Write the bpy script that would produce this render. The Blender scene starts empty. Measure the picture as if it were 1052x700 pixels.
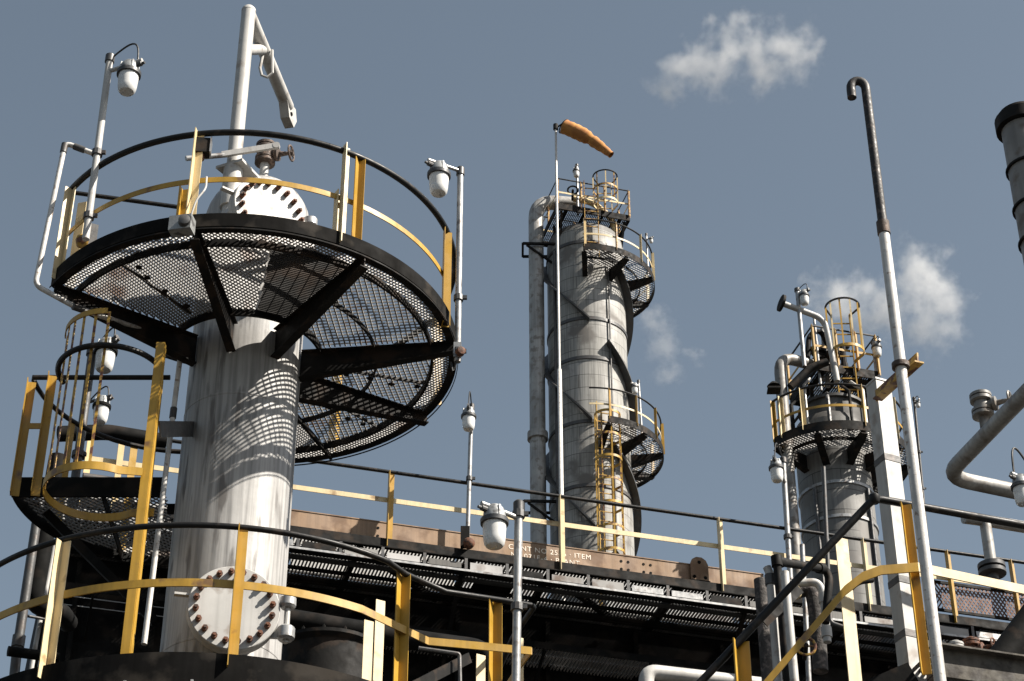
import bpy, math, random
from mathutils import Vector, Matrix
random.seed(7)
R_ = math.radians
V = Vector
C = bpy.context.scene.collection
scene = bpy.context.scene

# ------------------------------------------------------------------ camera
PITCH = 34.5; F = 2165.0; EYE = 1.6
CT, ST = math.cos(R_(PITCH)), math.sin(R_(PITCH))
def ray(px, py):
    u, v = px - 526.0, 350.0 - py
    return V((u, F*CT - v*ST, F*ST + v*CT))
def P(px, py, Y):
    """the point in the world, at depth Y north of the viewer, that is seen at photo position px, py"""
    d = ray(px, py); k = Y/d.y
    return V((d.x*k, Y, EYE + d.z*k))
def PZ(px, py, h):
    """same, at height h above eye level"""
    d = ray(px, py); k = h/d.z
    return V((d.x*k, d.y*k, EYE + h))
def proj(p):
    x, y, z = p[0], p[1], p[2]-EYE
    dep = y*CT + z*ST
    return 526 + F*x/dep, 350 - F*(z*CT - y*ST)/dep
cam = bpy.data.cameras.new('camera'); co = bpy.data.objects.new('camera', cam); C.objects.link(co)
co.location = (0, 0, EYE); co.rotation_euler = (R_(90+PITCH), 0, 0)
cam.sensor_width = 36; cam.lens = 36*F/1052; cam.clip_start = .1; cam.clip_end = 20000
scene.camera = co

# ------------------------------------------------------------------ light
SUN_AZ, SUN_EL = 71, 45
SD = V((math.sin(R_(SUN_AZ))*math.cos(R_(SUN_EL)), -math.cos(R_(SUN_AZ))*math.cos(R_(SUN_EL)), math.sin(R_(SUN_EL))))
sl = bpy.data.lights.new('sun', 'SUN'); sl.energy = 5.0; sl.angle = R_(.5); sl.color = (1, .93, .83)
so = bpy.data.objects.new('sun', sl); C.objects.link(so); so.rotation_euler = SD.to_track_quat('Z', 'Y').to_euler(); so.location = (0, 0, 60)
w = bpy.data.worlds.new('World'); scene.world = w; w.use_nodes = True
nt = w.node_tree; bg = nt.nodes['Background']
sky = nt.nodes.new('ShaderNodeTexSky'); sky.sky_type = 'NISHITA'; sky.sun_disc = False
sky.sun_elevation = R_(SUN_EL); sky.sun_rotation = math.atan2(SD.x, SD.y)
sky.air_density = 1.0; sky.dust_density = 1.4; sky.ozone_density = 1.0; sky.altitude = 0
hs = nt.nodes.new('ShaderNodeHueSaturation'); hs.inputs['Saturation'].default_value = .66; hs.inputs['Hue'].default_value = .484
nt.links.new(sky.outputs[0], hs.inputs['Color']); nt.links.new(hs.outputs[0], bg.inputs[0])
bg.inputs[1].default_value = .05
scene.view_settings.view_transform = 'Standard'; scene.view_settings.look = 'None'
scene.view_settings.exposure = 1.18; scene.view_settings.gamma = 1
scene.render.engine = 'CYCLES'
cy = scene.cycles; cy.use_denoising = True; cy.max_bounces = 5; cy.diffuse_bounces = 2; cy.glossy_bounces = 3
cy.transmission_bounces = 5; cy.transparent_max_bounces = 8; cy.volume_bounces = 2; cy.caustics_reflective = False; cy.caustics_refractive = False
cy.volume_step_rate = .25

# ------------------------------------------------------------------ materials
def paint(name, col, rough=.5, metal=0., wear=None, amount=.0, wscale=6., var=.25, streak=0., bump=.0, uvb=None, spec=.5, wsc=None):
    """weathered paint or metal: tone variation, vertical streaks, patches of wear of another colour, uneven gloss"""
    m = bpy.data.materials.new(name); m.use_nodes = True
    n = m.node_tree.nodes; L = m.node_tree.links; b = n['Principled BSDF']
    tc = n.new('ShaderNodeTexCoord')
    def noise(scale, det=6, vec=None, sc=None):
        t = n.new('ShaderNodeTexNoise'); t.inputs['Scale'].default_value = scale; t.inputs['Detail'].default_value = det
        src = tc.outputs['Object']
        if sc:
            mp = n.new('ShaderNodeMapping'); mp.inputs['Scale'].default_value = sc; L.new(src, mp.inputs[0]); src = mp.outputs[0]
        L.new(src, t.inputs['Vector']); return t.outputs['Fac']
    def ramp(f, a, b2, lo=0., hi=1.):
        r = n.new('ShaderNodeMapRange'); r.inputs[1].default_value = a; r.inputs[2].default_value = b2
        r.inputs[3].default_value = lo; r.inputs[4].default_value = hi; L.new(f, r.inputs[0]); return r.outputs[0]
    def mix(f, a, c):
        x = n.new('ShaderNodeMix'); x.data_type = 'RGBA'
        if f is not None: L.new(f, x.inputs['Factor'])
        for v, i in ((a, 6), (c, 7)):
            if isinstance(v, tuple): x.inputs[i].default_value = (*v, 1)
            else: L.new(v, x.inputs[i])
        return x.outputs[2]
    dark = tuple(c*(1-var) for c in col); lite = tuple(min(1, c*(1+var*.5)) for c in col)
    c = mix(ramp(noise(wscale*.45), .3, .7), dark, lite)
    if streak:
        c = mix(ramp(noise(3.2, 7, sc=(8, 8, .25)), .42, .72, 0, streak), c, tuple(x*.3 for x in col))
    if uvb:
        t = n.new('ShaderNodeTexBrick'); t.inputs['Scale'].default_value = 1
        t.inputs['Brick Width'].default_value = uvb[0]; t.inputs['Row Height'].default_value = uvb[1]
        t.inputs['Mortar Size'].default_value = uvb[2]; t.inputs['Mortar Smooth'].default_value = .3
        t.inputs['Color1'].default_value = (1, 1, 1, 1); t.inputs['Color2'].default_value = (.82, .82, .8, 1); t.inputs['Mortar'].default_value = (.3, .29, .28, 1)
        L.new(tc.outputs['UV'], t.inputs['Vector'])
        x = n.new('ShaderNodeMix'); x.data_type = 'RGBA'; x.blend_type = 'MULTIPLY'; x.inputs['Factor'].default_value = 1
        L.new(c, x.inputs[6]); L.new(t.outputs['Color'], x.inputs[7]); c = x.outputs[2]
    if wear and amount:
        f = ramp(noise(wscale, 9, sc=wsc), 1-amount-.08, 1-amount+.02)
        c = mix(f, c, wear)
    L.new(c, b.inputs['Base Color'])
    L.new(ramp(noise(wscale*1.7, 4), .3, .7, max(.05, rough-.12), min(1, rough+.15)), b.inputs['Roughness'])
    b.inputs['Metallic'].default_value = metal
    b.inputs['Specular IOR Level'].default_value = spec
    if bump:
        bp = n.new('ShaderNodeBump'); bp.inputs['Strength'].default_value = bump; bp.inputs['Distance'].default_value = .01
        L.new(noise(wscale*4, 5), bp.inputs['Height']); L.new(bp.outputs[0], b.inputs['Normal'])
    return m
RUST = (.11, .04, .018)
M = {}
M['shell'] = paint('brushed_steel_shell', (.37, .362, .35), .55, .0, (.13, .122, .115), .36, 3.2, .22, .8, .15, wsc=(3.5, 3.5, .5))
M['white'] = paint('white_paint', (.43, .42, .40), .55, 0, (.28, .25, .22), .33, 7, .15, .25, .05)
M['whiterust'] = paint('white_paint_rusting', (.62, .6, .57), .5, 0, (.25, .19, .15), .33, 26, .2, .55, .1)
M['yellow'] = paint('yellow_paint', (.43, .25, .028), .45, 0, (.16, .085, .03), .31, 5, .22, .3, .06)
M['yellowrust'] = paint('yellow_paint_rusting', (.5, .3, .05), .55, 0, RUST, .46, 14, .3, .3, .1)
M['cream'] = paint('sunlit_yellow_cream_paint', (.64, .51, .29), .5, 0, (.28, .18, .08), .31, 5, .2, .25, .06)  # cream; also the yellow of sunlit posts and rails, sunlight put into the colour
M['black'] = paint('black_rail_paint', (.007, .007, .007), .45, 0, (.03, .024, .02), .36, 9, .3, 0, .1, None, .25)
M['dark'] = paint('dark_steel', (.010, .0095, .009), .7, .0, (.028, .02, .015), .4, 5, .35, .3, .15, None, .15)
M['darker'] = paint('shade_black_steel', (.006, .006, .0058), .8, 0, (.016, .013, .011), .4, 3, .35, .3, .15, None, .1)  # deeper copy of the dark steel, blackness of shaded places put into the colour
M['toe'] = paint('toe_plate_paint', (.008, .0075, .007), .85, 0, (.03, .026, .022), .38, 3, .4, .5, .15, None, .08)
M['grate'] = paint('galvanised_mesh', (.27, .262, .25), .55, .05, (.09, .055, .035), .36, 2.5, .3)
M['grate2'] = paint('pale_galvanised_mesh', (.42, .41, .40), .45, .2, (.2, .17, .15), .34, 3, .3)
M['gratedark'] = paint('dark_grating', (.035, .033, .031), .7, .0, (.07, .045, .03), .4, 2, .3)  # dark mesh; shade on the catwalk bars is put into this colour
M['galv'] = paint('galvanised_pipe', (.36, .36, .355), .42, .45, (.18, .16, .15), .38, 10, .25, .3, .08)
M['galvdark'] = paint('dull_grey_pipe', (.07, .07, .07), .5, .3, (.07, .06, .055), .4, 9, .3, .3, .1)
M['rust'] = paint('rusty_steel', (.16, .062, .03), .8, 0, (.045, .022, .014), .45, 24, .35, 0, .3)
M['brown'] = paint('brown_valve_body', (.065, .045, .035), .7, .1, (.15, .1, .075), .4, 20, .35, 0, .25)
M['girder'] = paint('primed_girder', (.30, .195, .12), .7, 0, (.15, .085, .045), .42, 2.6, .22, .35, .12)
M['stencil'] = paint('stencil_paint', (.85, .76, .64), .7, 0, (.4, .28, .2), .36, 12, .15)
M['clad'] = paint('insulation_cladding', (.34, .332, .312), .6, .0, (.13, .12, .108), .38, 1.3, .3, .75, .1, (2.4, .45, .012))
M['clad_dark'] = paint('dull_shaded_cladding', (.17, .166, .158), .6, .0, (.12, .11, .1), .38, 1.1, .25, .5, .06, (2.2, .5, .014))  # dull cladding, darkened further by painting in the platform's shadow
M['greypipe'] = paint('grey_weathered_pipe', (.22, .21, .195), .5, .1, (.12, .1, .08), .4, 5, .3, .4, .08)
M['beam'] = paint('grimy_concrete_grey_steel', (.10, .09, .075), .85, 0, (.04, .035, .03), .42, 9, .35, .5, .3)
M['palepipe'] = paint('pale_weathered_pipe', (.36, .352, .335), .5, .1, (.2, .18, .16), .4, 5, .25, .4, .08)
M['glass'] = paint('frosted_lamp_glass', (.88, .88, .86), .25, 0, (.5, .5, .48), .3, 12, .1)
M['hood'] = paint('grey_cast_aluminium', (.30, .31, .31), .5, .3, (.1, .1, .1), .38, 14, .25, .3, .1)
M['ringdark'] = paint('dark_lamp_ring', (.05, .052, .055), .5, .2, (.14, .13, .12), .36, 20, .3)
M['cable'] = paint('rubber_cable', (.012, .012, .012), .6, var=.2)
M['sock'] = paint('orange_windsock_cloth', (.50, .225, .06), .9, 0, (.34, .14, .04), .42, 3, .25, .2, .1)
M['asbestos'] = paint('lagged_pipe', (.05, .045, .042), .9, 0, (.13, .11, .1), .4, 14, .5, 0, .9)
M['ground'] = paint('dark_yard_asphalt', (.04, .039, .037), .85, 0, (.05, .048, .045), .42, .4, .3, 0, .2)  # unseen asphalt, kept dark so little light bounces up to the undersides
M['honey'] = paint('rusty_screen_mesh', (.16, .08, .055), .7, 0, (.08, .04, .03), .42, 8, .3)
def glassmat():
    m = M['glass']; b = m.node_tree.nodes['Principled BSDF']
    b.inputs['Transmission Weight'].default_value = .3; b.inputs['IOR'].default_value = 1.3
glassmat()

# ------------------------------------------------------------------ mesh builder (world coordinates)
class MB:
    def __init__(s): s.v = []; s.f = []; s.uv = None
    def add(s, vs, fs):
        k = len(s.v); s.v += [tuple(x) for x in vs]; s.f += [tuple(i+k for i in f) for f in fs]
    def bar(s, p, q, a, b, up=None, ends=True):
        """rectangular bar from p to q; a = size across (along up x axis), b = size along up"""
        p, q = V(p), V(q); d = (q-p).normalized()
        u = V(up) if up is not None else (V((0, 0, 1)) if abs(d.z) < .95 else V((0, 1, 0)))
        u = (u - d*u.dot(d)).normalized(); r = d.cross(u)
        vs = []
        for c in (p, q):
            for i, j in ((-1, -1), (1, -1), (1, 1), (-1, 1)): vs.append(c + r*(i*a/2) + u*(j*b/2))
        fs = [(0, 1, 5, 4), (1, 2, 6, 5), (2, 3, 7, 6), (3, 0, 4, 7)]
        if ends: fs += [(3, 2, 1, 0), (4, 5, 6, 7)]
        s.add(vs, fs); return s
    def box(s, c, size, rz=0):
        c = V(c); cs, sn = math.cos(rz), math.sin(rz); x = V((cs, sn, 0)); y = V((-sn, cs, 0)); z = V((0, 0, 1))
        vs = []
        for k in (-1, 1):
            for i, j in ((-1, -1), (1, -1), (1, 1), (-1, 1)): vs.append(c + x*(i*size[0]/2) + y*(j*size[1]/2) + z*(k*size[2]/2))
        s.add(vs, [(0, 1, 5, 4), (1, 2, 6, 5), (2, 3, 7, 6), (3, 0, 4, 7), (3, 2, 1, 0), (4, 5, 6, 7)]); return s
    def tube(s, pts, r, n=12, closed=False, caps=True):
        pts = [V(p) for p in pts]; m = len(pts)
        rs = r if isinstance(r, (list, tuple)) else [r]*m
        T = []
        for i in range(m):
            if closed: t = pts[(i+1) % m]-pts[i-1]
            else: t = pts[min(i+1, m-1)]-pts[max(i-1, 0)]
            T.append(t.normalized())
        u = V((0, 0, 1)) if abs(T[0].z) < .9 else V((1, 0, 0))
        u = (u-T[0]*u.dot(T[0])).normalized(); vs = []
        for i in range(m):
            u = (u-T[i]*u.dot(T[i])).normalized(); b = T[i].cross(u)
            for k in range(n):
                a = 2*math.pi*k/n; vs.append(pts[i]+(u*math.cos(a)+b*math.sin(a))*rs[i])
        fs = []
        for i in range(m if closed else m-1):
            j = (i+1) % m
            for k in range(n):
                l = (k+1) % n; fs.append((i*n+k, i*n+l, j*n+l, j*n+k))
        if caps and not closed:
            fs.append(tuple(range(n-1, -1, -1))); fs.append(tuple((m-1)*n+k for k in range(n)))
        s.add(vs, fs); return s
    def lathe(s, o, axis, prof, n=24, caps=True):
        """prof: list of (distance along axis, radius)"""
        o, d = V(o), V(axis).normalized()
        u = V((1, 0, 0)) if abs(d.x) < .9 else V((0, 1, 0)); u = (u-d*u.dot(d)).normalized(); b = d.cross(u); vs = []
        for t, r in prof:
            for k in range(n):
                a = 2*math.pi*k/n; vs.append(o+d*t+(u*math.cos(a)+b*math.sin(a))*r)
        fs = []; m = len(prof)
        for i in range(m-1):
            for k in range(n):
                l = (k+1) % n; fs.append((i*n+k, i*n+l, (i+1)*n+l, (i+1)*n+k))
        if caps: fs.append(tuple(range(n-1, -1, -1))); fs.append(tuple((m-1)*n+k for k in range(n)))
        s.add(vs, fs); return s
    def arcband(s, c, r0, r1, z0, z1, a0, a1, n=64):
        """ring segment of rectangular section; angles in degrees from -Y towards +X"""
        full = abs(a1-a0) >= 359.9; vs = []
        for i in range(n if full else n+1):
            a = R_(a0+(a1-a0)*i/n); sx, sy = math.sin(a), -math.cos(a)
            for r, z in ((r0, z0), (r1, z0), (r1, z1), (r0, z1)): vs.append((c[0]+sx*r, c[1]+sy*r, z))
        fs = []; m = n if full else n+1
        for i in range(n):
            j = (i+1) % m
            for k in range(4):
                l = (k+1) % 4; fs.append((i*4+k, j*4+k, j*4+l, i*4+l))
        if not full: fs += [(3, 2, 1, 0), (n*4, n*4+1, n*4+2, n*4+3)][::-1]
        s.add(vs, fs); return s
    def prism(s, pts, vec):
        """flat outline extruded along vec"""
        n = len(pts); pts = [V(p) for p in pts]; vec = V(vec)
        s.add(pts+[p+vec for p in pts], [tuple(range(n-1, -1, -1)), tuple(range(n, 2*n))]+[(i, (i+1) % n, n+(i+1) % n, n+i) for i in range(n)]); return s
    def shell(s, c, prof, n=64):
        """vertical cylinder wall with uv in metres for cladding joints; prof (z, r)"""
        s.uv = []; vs = []
        for z, r in prof:
            for k in range(n+1):
                a = 2*math.pi*k/n; vs.append((c[0]+math.sin(a)*r, c[1]-math.cos(a)*r, z)); s.uv.append((2*math.pi*k/n*prof[0][1], z))
        k0 = len(s.v); fs = []
        for i in range(len(prof)-1):
            for k in range(n): fs.append((i*(n+1)+k, i*(n+1)+k+1, (i+1)*(n+1)+k+1, (i+1)*(n+1)+k))
        s.add(vs, fs); return s
    def grate(s, pred, bb, z, ang, pitch, wd, ht, dz=0, step=.02):
        """parallel strands clipped to an area"""
        x0, x1, y0, y1 = bb; cx, cy = (x0+x1)/2, (y0+y1)/2; rad = math.hypot(x1-x0, y1-y0)/2
        a = R_(ang); dx, dy = math.cos(a), math.sin(a); k = -int(rad/pitch)
        while k*pitch < rad:
            ox, oy = cx-dy*k*pitch, cy+dx*k*pitch; t = -rad; st = None
            while t <= rad+step:
                ins = pred(ox+dx*t, oy+dy*t) and t <= rad
                if ins and st is None: st = t
                if not ins and st is not None:
                    if t-st > step*1.5: s.bar((ox+dx*st, oy+dy*st, z+dz), (ox+dx*(t-step), oy+dy*(t-step), z+dz), wd, ht, (0, 0, 1), False)
                    st = None
                t += step
            k += 1
        return s
    def mesh(s, name, base=V((0, 0, 0)), smooth=35):
        me = bpy.data.meshes.new(name); me.from_pydata([(x-base[0], y-base[1], z-base[2]) for x, y, z in s.v], [], s.f)
        if s.uv:
            ul = me.uv_layers.new(name='UVMap')
            for l in me.loops: ul.data[l.index].uv = s.uv[l.vertex_index]
        me.validate()
        if smooth:
            me.shade_smooth(); me.set_sharp_from_angle(angle=R_(smooth))
        return me
def fillet(pts, r, n=6):
    """rounded bends"""
    pts = [V(p) for p in pts]; out = [pts[0]]
    for i in range(1, len(pts)-1):
        a, b, c = pts[i-1], pts[i], pts[i+1]; d1, d2 = (a-b), (c-b); l = min(r, d1.length*.48, d2.length*.48)
        p, q = b+d1.normalized()*l, b+d2.normalized()*l
        for k in range(n+1):
            t = k/n; out.append(p*(1-t)**2+b*2*t*(1-t)+q*t*t)
    out.append(pts[-1]); return out
def arc(c, r, z, a0, a1, n=48):
    return [V((c[0]+math.sin(R_(a0+(a1-a0)*i/n))*r, c[1]-math.cos(R_(a0+(a1-a0)*i/n))*r, z)) for i in range(n+1)]
class Thing:
    def __init__(s, name, label, cat, loc, group=None, kind=None):
        s.o = bpy.data.objects.new(name, None); C.objects.link(s.o); s.o.location = loc; s.loc = V(loc); s.o.empty_display_size = .2
        s.o['label'] = label; s.o['category'] = cat
        if group: s.o['group'] = group
        if kind: s.o['kind'] = kind
    def part(s, name, mb, mat, parent=None, label=None, smooth=35):
        if not mb.f: return None
        o = bpy.data.objects.new(name, mb.mesh(name, s.loc, smooth)); o.data.materials.append(mat); C.objects.link(o); o.parent = parent or s.o
        if label: o['label'] = label
        return o
def single(name, mb, mat, label, cat, group=None, kind=None, loc=None):
    loc = V(loc) if loc is not None else V(mb.v[0])
    o = bpy.data.objects.new(name, mb.mesh(name, loc)); o.location = loc; o.data.materials.append(mat); C.objects.link(o)
    if kind: o['kind'] = kind
    else: o['label'] = label; o['category'] = cat
    if group: o['group'] = group
    return o
def az(c, a, r, z): return V((c[0]+math.sin(R_(a))*r, c[1]-math.cos(R_(a))*r, z))
def radial(a): return V((math.sin(R_(a)), -math.cos(R_(a)), 0))
def tangent(a): return V((math.cos(R_(a)), math.sin(R_(a)), 0))
def az_at(c, r, z, px, lo=-100, hi=100):
    """the angle at which a ring round c is seen at photo column px (near side)"""
    best = min((abs(proj(az(c, lo+(hi-lo)*i/2000, r, z))[0]-px), lo+(hi-lo)*i/2000) for i in range(2001)); return best[1]
def angle_post(base, top, out, w=.075, t=.008, flip=1, flat=False):
    """steel angle standing upright: one leg along the rail, the other pointing outwards"""
    m = MB(); base, top = V(base), V(top); out = V(out).normalized(); tg = V((0, 0, 1)).cross(out)
    m.bar(base, top, w, t, out)
    if flat: return m.bar(base-out*.03, top-out*.03, .012, .05, out)
    tg = tg*flip; m.bar(base-tg*(w/2-t/2)+out*(w/2+t/2+.001), top-tg*(w/2-t/2)+out*(w/2+t/2+.001), t, w, out); return m
def hbeam(p, q, dep, wd, up=None, t=.014):
    m = MB(); p, q = V(p), V(q); d = (q-p).normalized(); u = V(up) if up is not None else V((0, 0, 1)); u = (u-d*u.dot(d)).normalized()
    m.bar(p+u*(dep/2-t/2), q+u*(dep/2-t/2), wd, t, u); m.bar(p-u*(dep/2-t/2), q-u*(dep/2-t/2), wd, t, u); m.bar(p, q, t, dep-2*t-.001, u); return m
def bolt(p, d, r=.022, l=.05):
    m = MB(); m.lathe(p, d, [(0, r*.6), (l*.45, r*.6)], 8); m.lathe(V(p)+V(d)*l*.12, d, [(0, r), (l*.55, r)], 6); m.lathe(V(p)+V(d)*l*.45, d, [(0, r*.6), (l*.5, r*.5)], 8); return m

# ------------------------------------------------------------------ a well-glass lamp on its pole
def lamp_post(label, top, base, head, s=1., pole_r=.035, arm_to=None, loop=None, mat='galv', clamps=(), group='well-glass lamps on pipe poles', ringmat='ringdark'):
    """top, base of the pole; head = centre of the ring where the jar hangs"""
    top, base, head = V(top), V(base), V(head); s *= .84
    T = Thing('lamp_post', label, 'lamp', base, group)
    T.part('pole', MB().tube([base, top], pole_r, 12), M[mat])
    hoodtop = head+V((0, 0, .15*s))
    dirn = V((hoodtop.x-top.x, hoodtop.y-top.y, 0)).normalized() if (hoodtop-top).xy.length > .02 else V((1, 0, 0))
    armend = hoodtop+dirn*.16*s
    mb = MB().tube(fillet([top+V((0, 0, -.02)), V((top.x, top.y, hoodtop.z-.01)), armend], .08*s, 4) if abs(top.z-hoodtop.z) > .06 else [top, armend], pole_r*.62, 10)
    T.part('bracket_arm', mb, M[mat])
    T.part('pole_cap', MB().lathe(top+V((0, 0, -.05)), (0, 0, 1), [(0, pole_r*1.35), (.08, pole_r*1.35), (.1, pole_r*.8)], 12), M['galvdark'])
    hd = MB().lathe(head, (0, 0, 1), [(.02*s, .115*s), (.06*s, .112*s), (.13*s, .098*s), (.165*s, .07*s), (.175*s, .03*s)], 20)
    for k in range(4):
        a = k*math.pi/2+.5; hd.bar(head+V((math.cos(a)*.108*s, math.sin(a)*.108*s, .02*s)), head+V((math.cos(a)*.095*s, math.sin(a)*.095*s, .14*s)), .02*s, .03*s, V((math.cos(a), math.sin(a), 0)))
    h = T.part('hood', hd, M['hood'])
    T.part('cable_gland', MB().lathe(head+V((dirn.x*.09*s, dirn.y*.09*s, .1*s)), dirn, [(0, .03*s), (.07*s, .03*s), (.075*s, .018*s), (.11*s, .016*s)], 10), M['galvdark'], h)
    T.part('guard_ring', MB().lathe(head, (0, 0, 1), [(-.035*s, .105*s), (-.03*s, .138*s), (.015*s, .14*s), (.02*s, .118*s)], 24), M[ringmat])
    T.part('glass_jar', MB().lathe(head, (0, 0, -1), [(.03*s, .114*s), (.08*s, .115*s), (.2*s, .108*s), (.25*s, .1*s), (.275*s, .082*s), (.288*s, .04*s), (.289*s, .002*s)], 24), M['glass'])
    if loop is None: loop = .16*s
    if loop:
        a, b = top+V((0, 0, -.02)), head+V((dirn.x*.1*s, dirn.y*.1*s, .1*s)); c = (a+b)/2+V((0, 0, 1))*loop
        pts = []
        for i in range(17):
            t = i/16; q = a*(1-t)+b*t; pts.append(q+V((dirn.x*.12*s*math.sin(t*math.pi), dirn.y*.12*s*math.sin(t*math.pi), loop*1.5*math.sin(t*math.pi))))
        T.part('cable', MB().tube(pts, .011*max(s, .8), 8), M['cable'])
    for t in clamps:
        q = base+(top-base)*t; d = (top-base).normalized()
        T.part('pipe_clamp', MB().lathe(q, d, [(-.03, pole_r*1.5), (.03, pole_r*1.5)], 10).box(q+V((.05, -.01, 0)), (.06, .03, .035)), M['galvdark'])
    return T

# ------------------------------------------------------------------ setting: ground
single('ground', MB().box((0, 60, -.1), (900, 900, .2)), M['ground'], None, None, kind='structure', loc=(0, 0, 0))

# ================================================================== the near column
AX = V((-2.51, 16.5, 0)); AC = (AX.x, AX.y); DH = 11.2+EYE; RD = 1.98
T = Thing('process_column', 'tall grey steel column standing through the big round mesh platform', 'column', AX)
shell = MB().lathe(AX, (0, 0, 1), [(0, .62), (.02, .62), (.35, .53), (.36, .52), (12.68+EYE, .52)]+[(12.68+EYE+.54*math.sin(R_(k*9)), max(.01, .52*math.cos(R_(k*9)))) for k in range(1, 11)], 96, True)
T.part('shell', shell, M['shell'])
for z in (3.2, 5.9, 9.55, 12.0):
    T.part('weld_seam', MB().lathe(AX+V((0, 0, z)), (0, 0, 1), [(0, .519), (.006, .5235), (.022, .5235), (.028, .519)], 96, False), M['shell'])
def manway(c, a, L):
    d = radial(a); c = V(c)
    nk = MB().lathe(c-d*L, d, [(0, .31), (L-.09, .31), (L-.085, .385), (L-.025, .385)], 48)
    nz = T.part('manway_neck', nk, M['white'])
    cv = MB().lathe(c-d*.02, d, [(0, .385), (.045, .387), (.052, .38), (.0525, .01)], 64)
    k = T.part('manway_cover', cv, M['white'])
    t = tangent(a)
    for i in range(20):
        g = 2*math.pi*(i+.5)/20; T.part('bolt', bolt(c+d*.03+t*(math.cos(g)*.322)+V((0, 0, math.sin(g)*.322)), d, .027, .07), M['rust'], k)
    # davit hinge at the right edge of the cover
    hp = c+t*.45+V((0, 0, -.04))
    hg = MB().tube([hp+V((0, 0, -.22)), hp+V((0, 0, .2))], .025, 10)
    h = T.part('hinge', hg, M['white'])
    T.part('hinge_knuckle', MB().lathe(hp+V((0, 0, -.2)), (0, 0, 1), [(0, .055), (.02, .075), (.11, .075), (.13, .055)], 16), M['galv'], h)
    T.part('hinge_knuckle', MB().lathe(hp+V((0, 0, .1)), (0, 0, 1), [(0, .055), (.02, .07), (.09, .07), (.11, .04)], 16), M['galv'], h)
    T.part('hinge_lug', MB().bar(c+t*.3+V((0, 0, -.16))-d*.06, hp+V((0, 0, -.14)), .03, .09), M['white'], h)
    T.part('lifting_lug', MB().bar(c-t*.3+V((0, 0, .1))-d*.03, c-t*.5+V((0, 0, .1))-d*.03, .05, .02), M['white'], k)
    return c
manway(P(276, 221, 15.55), 37, .62)
manway(P(240, 626, 15.78), 13, .78)

# ------------------------------------------------------------------ big upper platform
T = Thing('service_platform', 'large round mesh platform high on the grey column, black toe plate, yellow posts', 'platform', (AX.x, AX.y, DH), 'service platforms')
A0, A1 = -56, 196
bra = [A0+1.2, az_at(AC, 1.7, DH-.05, 208), az_at(AC, 1.62, DH-.05, 352), 84, 122, 160, A1-1.2]
def sector_pred(c, r0, r1, a0, a1):
    def f(x, y):
        r = math.hypot(x-c[0], y-c[1])
        if r < r0 or r > r1: return False
        a = math.degrees(math.atan2(x-c[0], -(y-c[1])))
        while a < a0: a += 360
        return a <= a1
    return f
bb = (AX.x-2.05, AX.x+2.05, AX.y-2.05, AX.y+2.05)
kinds = ['mesh', 'mesh', 'bars', 'mesh', 'mesh', 'mesh']
for i in range(6):
    a0, a1 = bra[i], bra[i+1]; mid = (a0+a1)/2; g = MB(); pr = sector_pred(AC, .72, 1.74, a0+.3, a1-.3)
    if i == 1:
        g2 = MB(); split = a0+20
        g2.grate(sector_pred(AC, .72, 1.74, a0+.3, split), bb, DH, 45, .036, .008, .016, 0); g2.grate(sector_pred(AC, .72, 1.74, a0+.3, split), bb, DH, -45, .036, .008, .014, .003)
        T.part('deck_panel', g2, M['grate'], smooth=0)
        pr = sector_pred(AC, .72, 1.74, split+.3, a1-.3)
        g.grate(pr, bb, DH, 22, .026, .009, .035, 0); g.grate(pr, bb, DH, 112, .1, .006, .008, .02)
        T.part('deck_panel', g, M['gratedark'], smooth=0)
    else:
        th = {0: (62, -38), 2: (84, -6), 3: (80, -10), 4: (80, -10), 5: (60, -40)}[i]
        strong = i in (2, 3, 4)
        g.grate(pr, bb, DH, th[0], .05 if strong else .033, .013 if strong else .009, .016 if strong else .02, 0); g.grate(pr, bb, DH, th[1], .048 if strong else .034, .008 if strong else .009, .012, .006)
        T.part('deck_panel', g, M['grate'], smooth=0)
for i in (0, 3, 4, 5):
    m_ = (bra[i]+bra[i+1])/2+(4 if i % 2 else -3); T.part('joint_bar', MB().bar(az(AC, m_, .8, DH-.012), az(AC, m_, 1.73, DH-.012), .016, .03, (0, 0, 1)), M['gratedark'])
    for q_ in (.95, 1.2, 1.45, 1.65):
        T.part('grating_clip', MB().box(az(AC, m_+random.uniform(2, 5), q_+random.uniform(-.05, .05), DH-.02), (.05, .05, .012), random.random()), M['dark'])
g = MB(); pr = sector_pred(AC, 1.765, RD-.01, A0, A1)
g.grate(pr, bb, DH, 40, .034, .009, .012, 0); g.grate(pr, bb, DH, -40, .034, .009, .012, .003); T.part('edge_strip', g, M['grate'], smooth=0)
T.part('toe_plate', MB().arcband(AC, RD, RD+.012, DH-.02, DH+.12, A0, A1, 96), M['toe'])
T.part('rim_angle', MB().arcband(AC, RD-.07, RD+.004, DH-.035, DH-.022, A0, A1, 96).arcband(AC, RD+.016, RD+.022, DH-.055, DH-.042, A0, A1, 96), M['dark'])
T.part('ring_bar', MB().arcband(AC, 1.74, 1.765, DH-.06, DH+.012, A0, A1, 96), M['dark'])
T.part('ring_bar', MB().arcband(AC, 1.22, 1.235, DH-.06, DH-.01, 38, A1, 64), M['dark'])
T.part('collar_ring', MB().arcband(AC, .695, .72, DH-.07, DH+.02, A0, A1, 64), M['dark'])
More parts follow.
